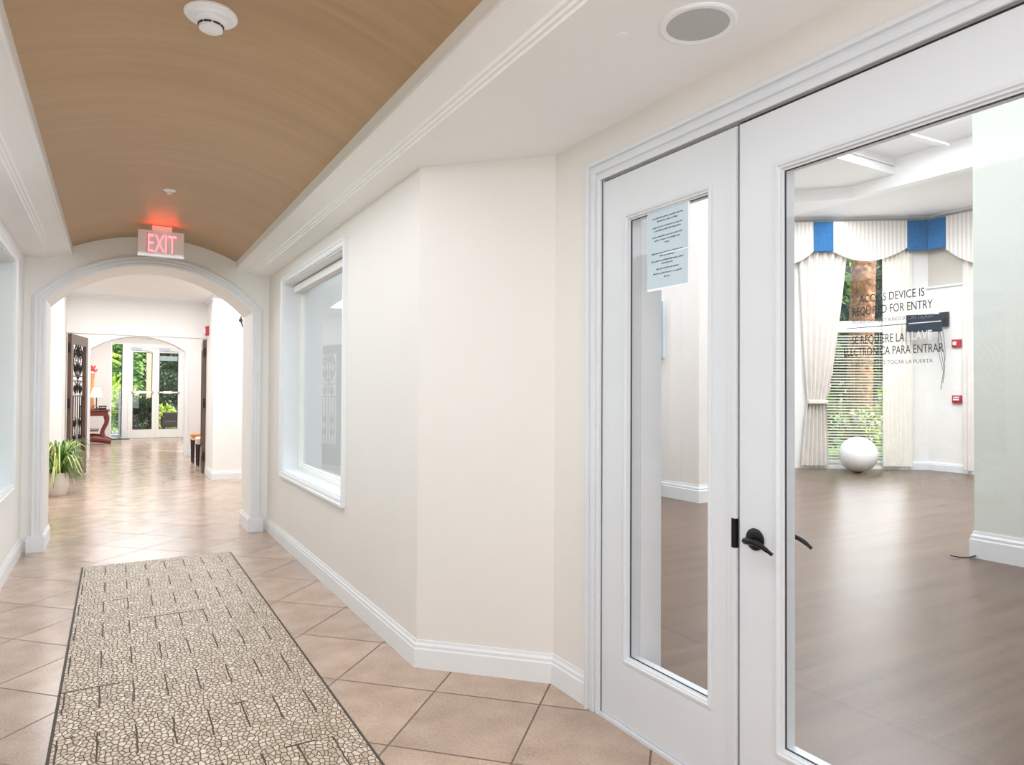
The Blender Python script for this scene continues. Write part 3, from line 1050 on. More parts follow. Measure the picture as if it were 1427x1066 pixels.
# foyer between the iron doors and the second arch
struct('wall_foyer_left', MB().box(-2.0, -1.8, 13.35, 17.0, 0, 3.05), M['wall'], 'cream left wall of the foyer', 'wall')
struct('wall_foyer_right', MB().box(1.92, 2.1, 13.35, 17.0, 0, 3.05), M['wall'], 'cream right wall of the foyer behind the stools', 'wall')
struct('ceiling_foyer', MB().box(-2.0, 2.1, 13.35, 17.0, 3.05, 3.15), M['ceiling'], 'white ceiling of the foyer', 'ceiling')
BCX, BH, BSP, BRI = 0.47, 0.92, 2.35, 0.31
struct('wall_foyer_end', arch_wall(MB(), -2.0, 2.1, 3.4, BCX, BH, BSP, BRI, 17.0, 17.35), M['wall'], 'cream wall with the second arch before the exit doors', 'wall')
path = [(BCX - BH, 0.0)] + arc_pts(BCX, BH, BSP, BRI, 32) + [(BCX + BH, 0.0)]
struct('trim_8', MB().sweep(path, [(-0.004, -0.35), (-0.004, 0.012), (0.05, 0.014), (0.055, 0.0), (0.055, -0.004), (0.002, -0.004), (0.002, -0.35)],
                            lambda x, z, h: (x, 17.0 - h, z), side=1), M['trim'], 'white lining of the second arch', 'trim')
baseboard('baseboard_foyer', [(BCX + BH + 0.056, 17.0), (1.92, 17.0), (1.92, 13.35)], 'white baseboard behind the stools', side=-1)
# vestibule with the exit doors
struct('wall_vestibule_left', MB().box(-1.1, -0.95, 17.35, 24.0, 0, 3.4), M['wall'], 'cream left wall of the vestibule behind the console table', 'wall')
struct('wall_vestibule_right', MB().box(2.35, 2.5, 17.35, 24.0, 0, 3.4), M['wall'], 'cream right wall of the vestibule', 'wall')
struct('ceiling_vestibule', MB().box(-1.1, 2.5, 17.35, 24.2, 3.3, 3.4), M['ceiling'], 'white ceiling of the vestibule', 'ceiling')
EH = [(-0.10, 1.96, 0.0, 2.94)]
struct('wall_exit', MB().slab(-1.1, 2.5, 0, 3.3, EH, 24.0, 24.15, FY), M['wall'], 'cream wall round the white exit doors', 'wall')
YF = 24.02


def frame_rect(mb, x0, x1, z0, z1, t, y0, y1):
    return mb.slab(x0, x1, z0, z1, [(x0 + t, x1 - t, z0 + t, z1 - t)], y0, y1, FY)


ef = thing('window_4', 'white sidelight and transom frame of the exit doors', 'window', (0.9, YF, 0), kind='structure')
obj('window_frame', MB().slab(-0.10, 1.96, 0.0, 2.94, [(-0.07, 0.205, 0.04, 2.90), (0.36, 1.90, 0.0, 2.80)], YF, YF + 0.09, FY), M['window_white'], ef)
obj('grey_post', MB().box(0.115, 0.175, YF - 0.04, YF + 0.03, 0.02, 1.42), M['alu'], ef)
obj('glass_pane', MB().box(-0.07, 0.205, YF + 0.04, YF + 0.046, 0.04, 2.90), M['glass'], ef)
obj('dark_trim', MB().box(0.182, 0.205, YF + 0.02, YF + 0.038, 0.04, 2.90), M['dark_seal'], ef)
for nm, x0, x1, gx0, gx1, lb in (('door_3', 0.365, 1.125, 0.492, 1.02, 'left white exit door with glass looking onto yellow-green shrubs'),
                                 ('door_4', 1.13, 1.895, 1.214, 1.745, 'right white exit door with glass looking onto the wicker chair')):
    d = thing(nm, lb, 'door', ((x0 + x1) / 2, YF, 0), kind='structure')
    obj('leaf_frame', MB().slab(x0, x1, 0.01, 2.795, [(gx0, gx1, 0.27, 2.66)], YF + 0.01, YF + 0.06, FY), M['window_white'], d)
    obj('glass_pane', MB().box(gx0, gx1, YF + 0.03, YF + 0.036, 0.27, 2.66), M['glass'], d)
    obj('glazing_seal', MB().slab(gx0, gx1, 0.27, 2.66, [(gx0 + 0.012, gx1 - 0.02, 0.285, 2.64)], YF + 0.005, YF + 0.02, FY), M['dark_seal'], d)
    obj('push_bar', MB().box(gx0 - 0.03, gx1 + 0.03, YF - 0.05, YF - 0.02, 1.40, 1.445).box(gx0 + 0.12, gx0 + 0.36, YF - 0.06, YF - 0.015, 1.385, 1.46)
        .box(gx0 - 0.03, gx0, YF - 0.05, YF + 0.012, 1.40, 1.445).box(gx1, gx1 + 0.03, YF - 0.05, YF + 0.012, 1.40, 1.445), M['window_white'], d)
    cl = obj('door_closer', MB().box(x0 + 0.08, x0 + 0.36, YF - 0.05, YF + 0.01, 2.72, 2.79), M['alu'], d)
    obj('closer_arm', MB().bar((x0 + 0.3, YF - 0.03, 2.73), (x0 + 0.62, YF - 0.03, 2.70), 0.02, 0.015), M['alu'], cl)
tag(obj('door_mat', MB().box(-0.06, 0.42, 23.62, 23.98, 0.0, 0.012), M['black_plastic']), 'thin black mat on the floor before the sidelight', 'mat')


# wrought-iron door leaves, built in local coordinates: hinge at 0, leaf along +u
def iron_leaf(name, label, hinge, far, hside=1):
    hx, hy_ = hinge
    d = Vector((far[0] - hx, far[1] - hy_)).normalized()
    nn = Vector((-d.y, d.x))
    t = thing(name, label, 'door', (hx, hy_, 0), kind='thing', group=None)
    W, H, T = 0.98, 2.385, 0.055

    def X(u, z, h):
        return (hx + d.x * u + nn.x * h, hy_ + d.y * u + nn.y * h, z)
    obj('door_frame', MB().slab(0.0, W, 0.02, H, [(0.12, W - 0.12, 0.42, H - 0.16)], -T / 2, T / 2, X), M['bronze'], t, bevel=0.003)
    obj('kick_panel', MB().slab(0.14, W - 0.14, 0.10, 0.30, [], -T / 2 - 0.008, T / 2 + 0.008, X), M['bronze'], t, bevel=0.006)
    iw = MB()
    u0, u1, z0, z1 = 0.12, W - 0.12, 0.42, H - 0.16
    for k in range(1, 6):
        u = u0 + (u1 - u0) * k / 6
        iw.tube([X(u, z0, 0), X(u, z0 + 0.95, 0)], 0.009, 6)
    for z in (z0 + 0.95, z0 + 1.20, z0 + 1.28):
        iw.tube([X(u0, z, 0), X(u1, z, 0)], 0.010, 6)
    cu_ = (u0 + u1) / 2

    def spiral(cu, cz, r0, turns, s, ph):
        pts = []
        for q in range(26):
            a = q / 25
            r = r0 * (1 - 0.8 * a)
            an = ph + s * turns * 2 * PI * a
            pts.append(X(cu + r * math.cos(an), cz + r * math.sin(an), 0))
        iw.tube(pts, 0.010, 6)
    for s in (-1, 1):
        for cz, ro in ((z0 + 1.68, 0.13), (z0 + 1.42, 0.11), (z0 + 1.08, 0.10), (z0 + 0.5, 0.09), (z0 + 0.25, 0.08)):
            spiral(cu_ + s * 0.16, cz, ro, 1.4, s, PI / 2 if s > 0 else PI / 2)
            spiral(cu_ + s * 0.16, cz - 0.02, ro * 0.8, 1.2, -s, -PI / 2)
        pts = [X(cu_ + s * (0.03 + 0.24 * math.sin(q / 14 * PI)), z0 + 1.25 + 0.62 * q / 14, 0) for q in range(15)]
        iw.tube(pts, 0.011, 6)
    iw.tube([X(cu_, z0 + 1.0, 0), X(cu_, z1, 0)], 0.011, 6)
    obj('scrollwork', iw, M['iron'], t)
    for z in (0.3, 1.25, 2.15):
        mb = MB()
        a = X(-0.012, z, 0.0)
        mb.tube([(a[0], a[1], z - 0.08), (a[0], a[1], z + 0.08)], 0.016, 10)
        obj('hinge', mb, M['iron'], t)
    hb = MB()
    s = hside
    hb.tube([X(W - 0.06, 1.0, s * T / 2), X(W - 0.06, 1.0, s * (T / 2 + 0.035)), X(W - 0.06, 1.03, s * (T / 2 + 0.04)), X(W - 0.06, 1.16, s * (T / 2 + 0.04)), X(W - 0.06, 1.19, s * (T / 2 + 0.035)), X(W - 0.06, 1.19, s * T / 2)], 0.010, 8)
    obj('pull_handle', hb, M['iron'], t)
    return t


iron_leaf('wrought_iron_door', 'brown wrought-iron scroll door standing open behind the plant', (-0.635, 13.15), (-0.425, 14.15))
iron_leaf('wrought_iron_door', 'brown iron door seen edge-on beneath the red alarm', (1.385, 13.28), (1.46, 14.26), hside=-1)

# alarm strobe and hook on the right pier
st = thing('alarm_strobe', 'small red alarm strobe on the pier above the edge-on iron door', 'alarm', (1.40, 13.0, 2.44))
obj('housing', MB().box(1.365, 1.418, 12.92, 13.08, 2.44, 2.60), M['red'], st, bevel=0.006)
obj('strobe_lens', MB().box(1.335, 1.366, 12.96, 13.04, 2.47, 2.55), M['white_plastic'], st, bevel=0.008)
hk = thing('wall_hook', 'dark curled bracket high on the white pier right of the iron doors', 'bracket', (1.85, 12.2, 2.5))
obj('mount', MB().lathe([(0, 0), (0.03, 0), (0.03, -0.015), (0.0, -0.02)], (1.825, 12.2, 2.66), 16, 'Y'), M['iron'], hk)
obj('arm', MB().tube([(1.825, 12.19, 2.72), (1.83, 12.14, 2.66), (1.828, 12.12, 2.60), (1.84, 12.11, 2.55), (1.88, 12.11, 2.52), (1.93, 12.11, 2.52), (1.97, 12.11, 2.56)], 0.012, 8), M['iron'], hk, smooth=60)


# potted spider plant
def potted_plant():
    c = Vector((-0.665, 11.40, 0))
    t = thing('potted_plant', 'spider plant with striped arching leaves in a white pot left of the arch opening', 'plant', c)
    obj('pot', MB().lathe([(0.0, 0.0), (0.100, 0.0), (0.118, 0.03), (0.138, 0.14), (0.134, 0.25), (0.122, 0.30), (0.126, 0.315), (0.114, 0.315), (0.108, 0.29), (0.0, 0.28)], c, 32), M['pot'], t, smooth=40)
    obj('soil', MB().lathe([(0, 0.292), (0.107, 0.292), (0.107, 0.287), (0, 0.28)], c, 24), M['soil'], t)
    g, l = MB(), MB()
    for k in range(230):
        a = rnd.uniform(0, 2 * PI)
        reach = rnd.uniform(0.12, 0.46)
        hgt = rnd.uniform(0.10, 0.54)
        w_ = rnd.uniform(0.007, 0.013)
        drop = rnd.uniform(0.2, 0.9)
        pts = []
        for q in range(9):
            f = q / 8
            r = 0.03 + reach * f
            z = 0.29 + hgt * math.sin(min(1, f * 1.25) * PI / 2 * 1.1) - drop * max(0, f - 0.45) ** 1.5
            pts.append((r, z))
        mb = l if k % 2 else g
        vs = []
        for q, (r, z) in enumerate(pts):
            wq = w_ * (1 - abs(q / 8 - 0.35) ** 1.6 * 1.5)
            wq = max(0.001, wq)
            p = c + Vector((math.cos(a) * r, math.sin(a) * r, z))
            s = Vector((-math.sin(a), math.cos(a), 0.15))
            vs += [p - s * wq, p + Vector((0, 0, -0.004)), p + s * wq]
        fs = []
        for q in range(8):
            b = q * 3
            fs += [(b, b + 1, b + 4, b + 3), (b + 1, b + 2, b + 5, b + 4)]
        mb.add(vs, fs)
    fl = obj('foliage', l, M['leaf_lime'], t, recalc=False, smooth=60)
    f2 = obj('foliage', g, M['leaf_green'], t, recalc=False, smooth=60)
    return t


potted_plant()


# stools
def stool(name, label, x, y, top, seat_m):
    t = thing(name, label, 'stool', (x, y, 0), group='low upholstered stools by the foyer wall')
    w_, d_ = 0.42, 0.38
    mb = MB()
    n = 8
    for k in range(5):
        pass
    obj('cushion', MB().box(x - w_ / 2, x + w_ / 2, y - d_ / 2, y + d_ / 2, top - 0.085, top), seat_m, t, bevel=0.03)
    obj('seat_rail', MB().box(x - w_ / 2 + 0.012, x + w_ / 2 - 0.012, y - d_ / 2 + 0.012, y + d_ / 2 - 0.012, top - 0.13, top - 0.08), M['cream_cloth'], t)
    for sx in (-1, 1):
        for sy in (-1, 1):
            lx, ly = x + sx * (w_ / 2 - 0.035), y + sy * (d_ / 2 - 0.035)
            mb = MB()
            v = []
            for z, r in ((0.0, 0.014), (top - 0.13, 0.027)):
                v += [(lx + a * r, ly + b * r, z) for a, b in ((-1, -1), (1, -1), (1, 1), (-1, 1))]
            mb.add(v, [(3, 2, 1, 0), (4, 5, 6, 7), (0, 1, 5, 4), (1, 2, 6, 5), (2, 3, 7, 6), (3, 0, 4, 7)])
            obj('leg', mb, M['dark_wood'], t)
    return t


stool('stool', 'tan-topped stool with dark legs, the farther of the two by the iron door', 1.575, 15.35, 0.60, M['tan_leather'])
stool('stool', 'pale-topped stool half hidden behind the edge-on iron door, the nearer one', 1.60, 14.62, 0.56, M['cream_cloth'])

# console table with lamp, telephone, flowers
tb = thing('console_table', 'carved mahogany console table with scroll legs in the vestibule', 'table', (-0.5, 22.0, 0))
obj('table_top', MB().box(-0.90, -0.10, 21.5, 22.6, 0.90, 0.945), M['mahogany'], tb, bevel=0.008)
obj('apron', MB().box(-0.87, -0.14, 21.54, 22.56, 0.775, 0.90), M['mahogany'], tb, bevel=0.01)
for sx, nmx in ((1, 0), (-1, 1)):
    for yy in (21.62, 22.48):
        mb = MB()
        x0 = -0.22 if sx > 0 else -0.78
        pts, rs = [], []
        for q in range(18):
            f = q / 17
            z = 0.775 - 0.69 * f
            xx = x0 + sx * (0.055 * math.sin(f * 2 * PI * 0.92 + 0.6))
            pts.append((xx, yy, z))
            rs.append(0.072 - 0.022 * math.sin(f * PI))
        mb.tube(pts, rs, 10)
        mb.tube([(x0 + sx * 0.05, yy - 0.05, 0.73), (x0 + sx * 0.05, yy + 0.05, 0.73)], 0.055, 14)
        obj('leg', mb, M['mahogany'], tb, smooth=50)
obj('lower_shelf', MB().box(-0.86, -0.36, 21.56, 22.54, 0.36, 0.40), M['mahogany'], tb, bevel=0.006)
for yy in (21.62, 22.48):
    pts = [(-0.92 + 0.86 * q / 14, yy, 0.06 + 0.10 * math.sin(PI * q / 14)) for q in range(15)]
    obj('foot_rail', MB().tube(pts, [0.055 + 0.045 * math.sin(PI * q / 14) for q in range(15)], 10), M['mahogany'], tb, smooth=50)

lp = thing('table_lamp', 'table lamp with a glowing cream shade on the console table', 'lamp', (-0.42, 21.95, 0.945))
obj('lamp_base', MB().lathe([(0, 0), (0.075, 0), (0.075, 0.015), (0.03, 0.03), (0.012, 0.06), (0.012, 0.36), (0, 0.36)], (-0.42, 21.95, 0.945), 24), M['dark_wood'], lp, smooth=40)
obj('lamp_shade', MB().lathe([(0.15, 0.34), (0.09, 0.60), (0.087, 0.60), (0.147, 0.34)], (-0.42, 21.95, 0.945), 32, closed=True), M['shade'], lp, smooth=40)
ph = thing('telephone', 'black telephone with curled cord beside the lamp', 'telephone', (-0.27, 21.8, 0.945))
obj('body', MB().box(-0.36, -0.18, 21.70, 21.90, 0.945, 1.0), M['black_plastic'], ph, bevel=0.012)
obj('handset', MB().tube([(-0.36, 21.78, 1.02), (-0.33, 21.78, 1.035), (-0.21, 21.78, 1.035), (-0.18, 21.78, 1.02)], [0.03, 0.018, 0.018, 0.03], 10), M['black_plastic'], ph, smooth=50)
obj('cord', MB().tube([(-0.36, 21.72, 0.96), (-0.42, 21.68, 1.04), (-0.46, 21.66, 1.06), (-0.50, 21.66, 1.0), (-0.53, 21.66, 0.955)], 0.008, 6), M['black_plastic'], ph, smooth=60)
fv = thing('flower_vase', 'tall tan vase of red flowers behind the lamp', 'vase of flowers', (-0.545, 22.25, 0.945))
obj('vase', MB().lathe([(0, 0), (0.06, 0), (0.075, 0.06), (0.05, 0.3), (0.055, 0.8), (0.075, 1.0), (0.07, 1.0), (0, 0.9)], (-0.545, 22.25, 0.945), 24), M['tan_leather'], fv, smooth=40)
fm = MB()
for k in range(60):
    a, b = rnd.uniform(0, 2 * PI), rnd.uniform(-0.3, 1.4)
    p = Vector((-0.545, 22.25, 2.03)) + Vector((math.cos(a) * math.cos(b), math.sin(a) * math.cos(b), math.sin(b))) * rnd.uniform(0.05, 0.14)
    s1 = Vector((rnd.uniform(-1, 1), rnd.uniform(-1, 1), rnd.uniform(-1, 1))).normalized() * 0.035
    s2 = s1.orthogonal().normalized() * 0.035
    fm.add([p - s1, p - s2, p + s1, p + s2], [(0, 1, 2, 3)])
obj('blossoms', fm, M['flower_red'], fv, recalc=False)


# ------------------------------------------------------------------ gym behind the glazed doors
XI = 6.72
struct('wall_gym_partition_right', MB().box(XI, XI + 0.3, -3.2, 3.215, 0, GZ), M['wall_green'], 'pale green-grey wall right of the opening to the bright bay', 'wall')
struct('wall_gym_partition_left', MB().box(6.78, 7.10, 6.63, 9.6, 0, GZ), M['wall'], 'cream pier seen through the narrow door leaf', 'wall')
struct('wall_gym_far', MB().box(1.6, 6.78, 9.4, 9.6, 0, GZ), M['wall_white'], 'white end wall of the gym beyond the corridor window', 'wall')
struct('wall_gym_near', MB().box(2.13, 14.0, -3.4, -3.2, 0, GZ), M['wall_white'], 'white near end wall of the gym', 'wall')
struct('wall_gym_side', MB().box(1.605, 1.8, 8.05, 9.6, 0, GZ), M['wall_white'], 'white side wall of the gym past the arch', 'wall')
baseboard('baseboard_gym_right', [(XI, -3.2), (XI, 3.215), (XI + 0.3, 3.215)], 'tall white baseboard of the pale green wall', side=1, h=0.235, t=0.03)
baseboard('baseboard_gym_left', [(7.10, 6.63), (6.78, 6.63), (6.78, 9.4)], 'tall white baseboard of the cream pier', side=1, h=0.235, t=0.03)

# far bay: diagonal wall in (s, d, z) coordinates; d grows into the room
P0 = Vector((12.5, 8.335))
U = Vector((0.817, -0.577))
NI = Vector((-0.577, -0.817))


def D(s, z, d):
    p = P0 + U * s + NI * d
    return (p.x, p.y, z)


X2 = 13.80
SC = 1.59          # corner with the side wall
WIN = (-0.62, 1.02, 0.06, 4.40)
WIN2 = (-2.9, -1.3, 0.06, 4.40)  # out-of-view window opening, added for light
struct('wall_bay', MB().slab(-3.65, SC + 0.12, 0, GZ, [WIN, WIN2], -0.2, 0.0, D), M['wall_white'], 'white angled bay wall with tall windows', 'wall')
yc = (P0 + U * SC).y
struct('wall_bay_side', MB().box(X2, X2 + 0.2, -3.4, yc + 0.1, 0, 3.56), M['wall_white'], 'white wall with red fire alarms right of the bay window', 'wall')
struct('wall_bay_side_upper', MB().box(X2, X2 + 0.2, -3.4, yc + 0.1, 3.56, GZ), M['wall_reflection_grey'], 'upper bay side wall toned grey-beige to imitate a reflection in the door glass', 'wall')  # grey zone taken for a door-glass reflection, painted onto the upper wall
struct('trim_9', MB().box(X2 - 0.05, X2, -3.2, yc + 0.02, 3.55, 3.585), M['trim'], 'thin white ledge added at the lower edge of the painted reflection zone', 'trim')  # added ledge, marks where the painted reflection zone ends
pl = P0 + U * -3.65
struct('wall_bay_left', MB().box(6.9, pl.x + 0.15, pl.y - 0.05, pl.y + 0.15, 0, GZ), M['wall_white'], 'white left wall of the bay', 'wall')
baseboard('baseboard_bay', [(X2, -3.2), (X2, yc - 0.0), tuple(P0 + U * 1.02)], 'white baseboard below the fire alarms', side=1, h=0.17, t=0.03)

# ceiling of the gym with a stepped tray over the bay
TH = (7.6, 11.25, 2.2, 8.6)
struct('ceiling_gym', MB().slab(1.6, 14.2, -3.4, 12.0, [TH], GZ, GZ + 0.1, FZ), M['ceiling'], 'white flat gym ceiling round the raised tray', 'ceiling')
tr = MB()
tr.slab(TH[0] - 0.1, TH[1] + 0.1, TH[2] - 0.1, TH[3] + 0.1, [TH], GZ + 0.1, 5.52, FZ)
tr.prism([(11.25, 7.40), (11.25, 8.60), (10.05, 8.60)], GZ, 5.30)
tr.box(TH[0], TH[1], 6.59, TH[3], 5.16, 5.30)
tr.box(TH[0], TH[1], TH[2], 6.62, 5.42, 5.52)
tr.box(TH[0], TH[1], 6.59, 6.62, 5.29, 5.44)
struct('ceiling_tray', tr, M['ceiling'], 'raised white two-level ceiling tray over the bay', 'ceiling')
struct('trim_10', MB().sweep([tuple(P0 + U * -3.6), tuple(P0 + U * SC), (X2, -3.2)], [(0, 0), (0.16, 0), (0.15, -0.025), (0.08, -0.05), (0.03, -0.11), (0, -0.12)], lambda x, y, h: (x, y, GZ + h), side=-1), M['trim'], 'white crown moulding round the bay', 'trim')
bm_ = thing('ceiling_fan', 'white ceiling fan blade under the raised tray', 'ceiling fan', (8.70, 5.31, 4.95))
fc = Vector((8.70, 5.31, 5.02))
obj('motor', MB().lathe([(0, 0.1), (0.10, 0.1), (0.14, 0.03), (0.14, -0.07), (0.09, -0.12), (0, -0.13)], fc, 32), M['white_plastic'], bm_, smooth=40)
obj('rod', MB().tube([fc + Vector((0, 0, 0.08)), (fc.x, fc.y, 5.42)], 0.02, 12), M['white_plastic'], bm_, smooth=40)
for k in range(5):
    a = R(-3) + 2 * PI * k / 5
    dd = Vector((math.cos(a), math.sin(a), 0))
    ss = Vector((-math.sin(a), math.cos(a), 0.35))
    v, f = [], []
    L = [(0.14, 0.05), (0.3, 0.10), (0.8, 0.12), (1.28, 0.13), (1.40, 0.11), (1.45, 0.05)]
    for r, hw in L:
        for sgn in (-1, 1):
            for hh in (-0.012, 0.012):
                q = fc + dd * r + ss * (sgn * hw) + Vector((0, 0, hh))
                v.append(q)
    for i in range(len(L) - 1):
        b = i * 4
        f += [(b, b + 4, b + 6, b + 2), (b + 1, b + 3, b + 7, b + 5), (b, b + 1, b + 5, b + 4), (b + 2, b + 6, b + 7, b + 3)]
    f += [(0, 2, 3, 1), (len(v) - 4, len(v) - 3, len(v) - 1, len(v) - 2)]
    obj('blade', MB().add(v, f), M['white_plastic'], bm_)


# bay windows
def bay_window(name, label, win):
    s0, s1, z0, z1 = win
    t = thing(name, label, 'window', D((s0 + s1) / 2, z0, 0), kind='structure')
    rect = [(s0, z0), (s1, z0), (s1, z1), (s0, z1)]
    zt0, zt1 = 2.76, 2.93
    obj('window_frame', MB().slab(s0, s1, z0, z1, [(s0 + 0.05, s1 - 0.05, z0 + 0.05, zt0), (s0 + 0.05, s1 - 0.05, zt1, z1 - 0.05)], -0.14, -0.05, D), M['window_white'], t)
    obj('window_glass', MB().slab(s0 + 0.05, s1 - 0.05, z0 + 0.05, z1 - 0.05, [], -0.10, -0.094, D), M['glass'], t)
    return t


bay_window('window_5', 'tall bay window with transom between the ivory curtains', WIN)
bay_window('window_6', 'tall unseen bay window left of the curtains, added for daylight', WIN2)

bl = thing('venetian_blind', 'white venetian blind drawn over the lower bay window', 'blind', D(0.2, 0.08, 0))
sl = MB()
zz = 0.16
while zz < 2.68:
    s0, s1 = -0.56, 0.78
    a, b = 0.018, 0.012
    vs = [D(s0, zz - b, -0.02 + a), D(s1, zz - b, -0.02 + a), D(s1, zz + b, -0.02 - a), D(s0, zz + b, -0.02 - a)]
    vs += [(p[0], p[1], p[2] + 0.003) for p in vs]
    sl.add(vs, [(3, 2, 1, 0), (4, 5, 6, 7), (0, 1, 5, 4), (1, 2, 6, 5), (2, 3, 7, 6), (3, 0, 4, 7)])
    zz += 0.056
obj('slats', sl, M['slat'], bl)
obj('head_rail', MB().slab(-0.56, 0.78, 2.70, 2.75, [], -0.045, 0.0, D), M['window_white'], bl)
obj('bottom_rail', MB().slab(-0.56, 0.78, 0.115, 0.14, [], -0.04, 0.0, D), M['window_white'], bl)
cdm = MB()
for s in (-0.3, 0.2, 0.68):
    cdm.tube([D(s, 0.13, -0.02), D(s, 2.7, -0.02)], 0.003, 5)
obj('lift_cords', cdm, M['slat'], bl)


def drape(mb, lo, hi, sl_fn, folds, depth, d0, fn, n=90, m_=40, ph=0.0):
    """Pleated cloth between z = lo and hi; sl_fn(f) -> (s0, s1) at height fraction f (0 bottom)."""
    vs, fs = [], []
    for j in range(m_ + 1):
        f = j / m_
        z = lo + (hi - lo) * f
        s0, s1 = sl_fn(f)
        for i in range(n + 1):
            q = i / n
            vs.append(fn(s0 + (s1 - s0) * q, z, d0 + depth * (0.5 + 0.5 * math.sin(q * folds * 2 * PI + ph + 0.3 * math.sin(3 * f)))))
    for j in range(m_):
        for i in range(n):
            a = j * (n + 1) + i
            fs.append((a, a + 1, a + n + 2, a + n + 1))
    return mb.add(vs, fs)


def tied(f):
    z = 4.35 * f
    # width narrows to the tie at 1.32 m, then flares again
    zt = 1.32
    if z > zt:
        k = ((z - zt) / (4.35 - zt)) ** 0.75
        return (-0.74 - 0.16 * k, -0.38 + 0.42 * k)
    k = ((zt - z) / zt) ** 0.8
    return (-0.74 - 0.12 * k, -0.38 + 0.05 * k)


cu1 = thing('curtain', 'ivory curtain gathered by a tie-back, left of the bay window', 'curtain', D(-0.5, 0.04, 0.1))
obj('drape', drape(MB(), 0.06, 4.35, tied, 6, 0.09, 0.03, D), M['curtain'], cu1, recalc=False, smooth=60)
obj('tie_back', MB().slab(-0.75, -0.37, 1.28, 1.36, [], 0.06, 0.20, D), M['curtain'], cu1, bevel=0.02)
cu2 = thing('curtain', 'straight cream sheer curtain right of the bay window', 'curtain', D(0.95, 0.04, 0.1))
obj('drape', drape(MB(), 0.06, 4.42, lambda f: (0.70, 1.27 - 0.02 * f), 7, 0.07, 0.03, D), M['sheer'], cu2, recalc=False, smooth=60)
cu3 = thing('curtain', 'narrow ivory curtain on the wall of red alarms', 'curtain', (X2 - 0.1, 6.4, 0.04))
obj('drape', drape(MB(), 0.06, 4.3, lambda f: (5.6, 6.75), 9, 0.07, 0.03, lambda s, z, d: (X2 - d, s, z)), M['curtain'], cu3, recalc=False, smooth=60)


# valances: striped scalloped sections with blue brocade blocks
def scallop(mb, s0, s1, top, z_end0, z_mid, z_end1, d0, d1, fn, n=24):
    """A padded section whose lower edge is a curve through three heights."""
    vs, fs = [], []
    for i in range(n + 1):
        q = i / n
        s = s0 + (s1 - s0) * q
        zb = z_end0 * (1 - q) * (1 - 2 * q) + z_mid * 4 * q * (1 - q) + z_end1 * q * (2 * q - 1)
        vs += [fn(s, zb, d0), fn(s, zb, d1), fn(s, top, d1), fn(s, top, d0)]
    for i in range(n):
        a = i * 4
        for k in range(4):
            fs.append((a + k, a + (k + 1) % 4, a + 4 + (k + 1) % 4, a + 4 + k))
    fs += [(0, 1, 2, 3), (n * 4 + 3, n * 4 + 2, n * 4 + 1, n * 4)]
    return mb.add(vs, fs)


FX2 = lambda s, z, d: (X2 - d, s, z)
v1 = thing('valance', 'striped valance with blue blocks along the angled bay wall', 'valance', D(0.3, 4.1, 0.1))
obj('striped_panel', scallop(MB(), -0.28, 1.11, 4.86, 4.28, 4.09, 4.33, 0.14, 0.20, D), M['valance_a'], v1)
obj('striped_panel', scallop(MB(), -1.70, -0.65, 4.86, 4.28, 4.03, 4.28, 0.14, 0.20, D), M['valance_a'], v1)
for a, b in ((-0.65, -0.28), (1.11, 1.475)):
    obj('blue_block', MB().slab(a, b, 4.28, 4.86, [], 0.13, 0.215, D), M['blue_fabric'], v1)
obj('mounting_board', MB().slab(-1.7, 1.11, 4.84, 4.86, [], 0.0, 0.14, D), M['window_white'], v1)
v2 = thing('valance', 'striped valance with a blue corner block above the fire alarms', 'valance', (X2 - 0.15, 6.5, 4.1))
obj('striped_panel', scallop(MB(), 6.98, 5.4, 4.86, 4.24, 3.84, 4.24, 0.14, 0.20, FX2), M['valance_b'], v2)
obj('blue_block', MB().slab(6.98, 7.30, 4.28, 4.86, [], 0.13, 0.215, FX2), M['blue_fabric'], v2)
obj('mounting_board', MB().slab(5.4, 7.28, 4.84, 4.86, [], 0.0, 0.14, FX2), M['window_white'], v2)

# television on a wall arm in the corner
tv = thing('television', 'dark television on a wall bracket in the bay corner', 'television', (13.30, 7.18, 2.62))
tvc, tvd = Vector((13.25, 7.20)), Vector((0.56, -0.83)).normalized()
tvn = Vector((-tvd.y, tvd.x)) * -1


def TVX(s, z, d):
    p = tvc + tvd * s + tvn * d
    return (p.x, p.y, z)


obj('screen', MB().slab(-0.29, 0.29, 2.66, 2.99, [], -0.025, 0.025, TVX), M['screen'], tv, bevel=0.006)
obj('wall_bracket', MB().box(X2 - 0.06, X2 - 0.001, 7.02, 7.18, 2.78, 3.06).bar((X2 - 0.05, 7.10, 2.9), (13.32, 7.14, 2.88), 0.05, 0.07), M['black_plastic'], tv)
wc = MB()
for k in range(4):
    pts = []
    for q in range(12):
        f = q / 11
        pts.append((13.52 + 0.02 * k, 7.04 + 0.05 * math.sin(f * 4 + k), 2.78 - f * (0.85 + 0.12 * k)))
    wc.tube(pts, 0.006, 5)
obj('dangling_cables', wc, M['letter_grey'], tv, smooth=60)

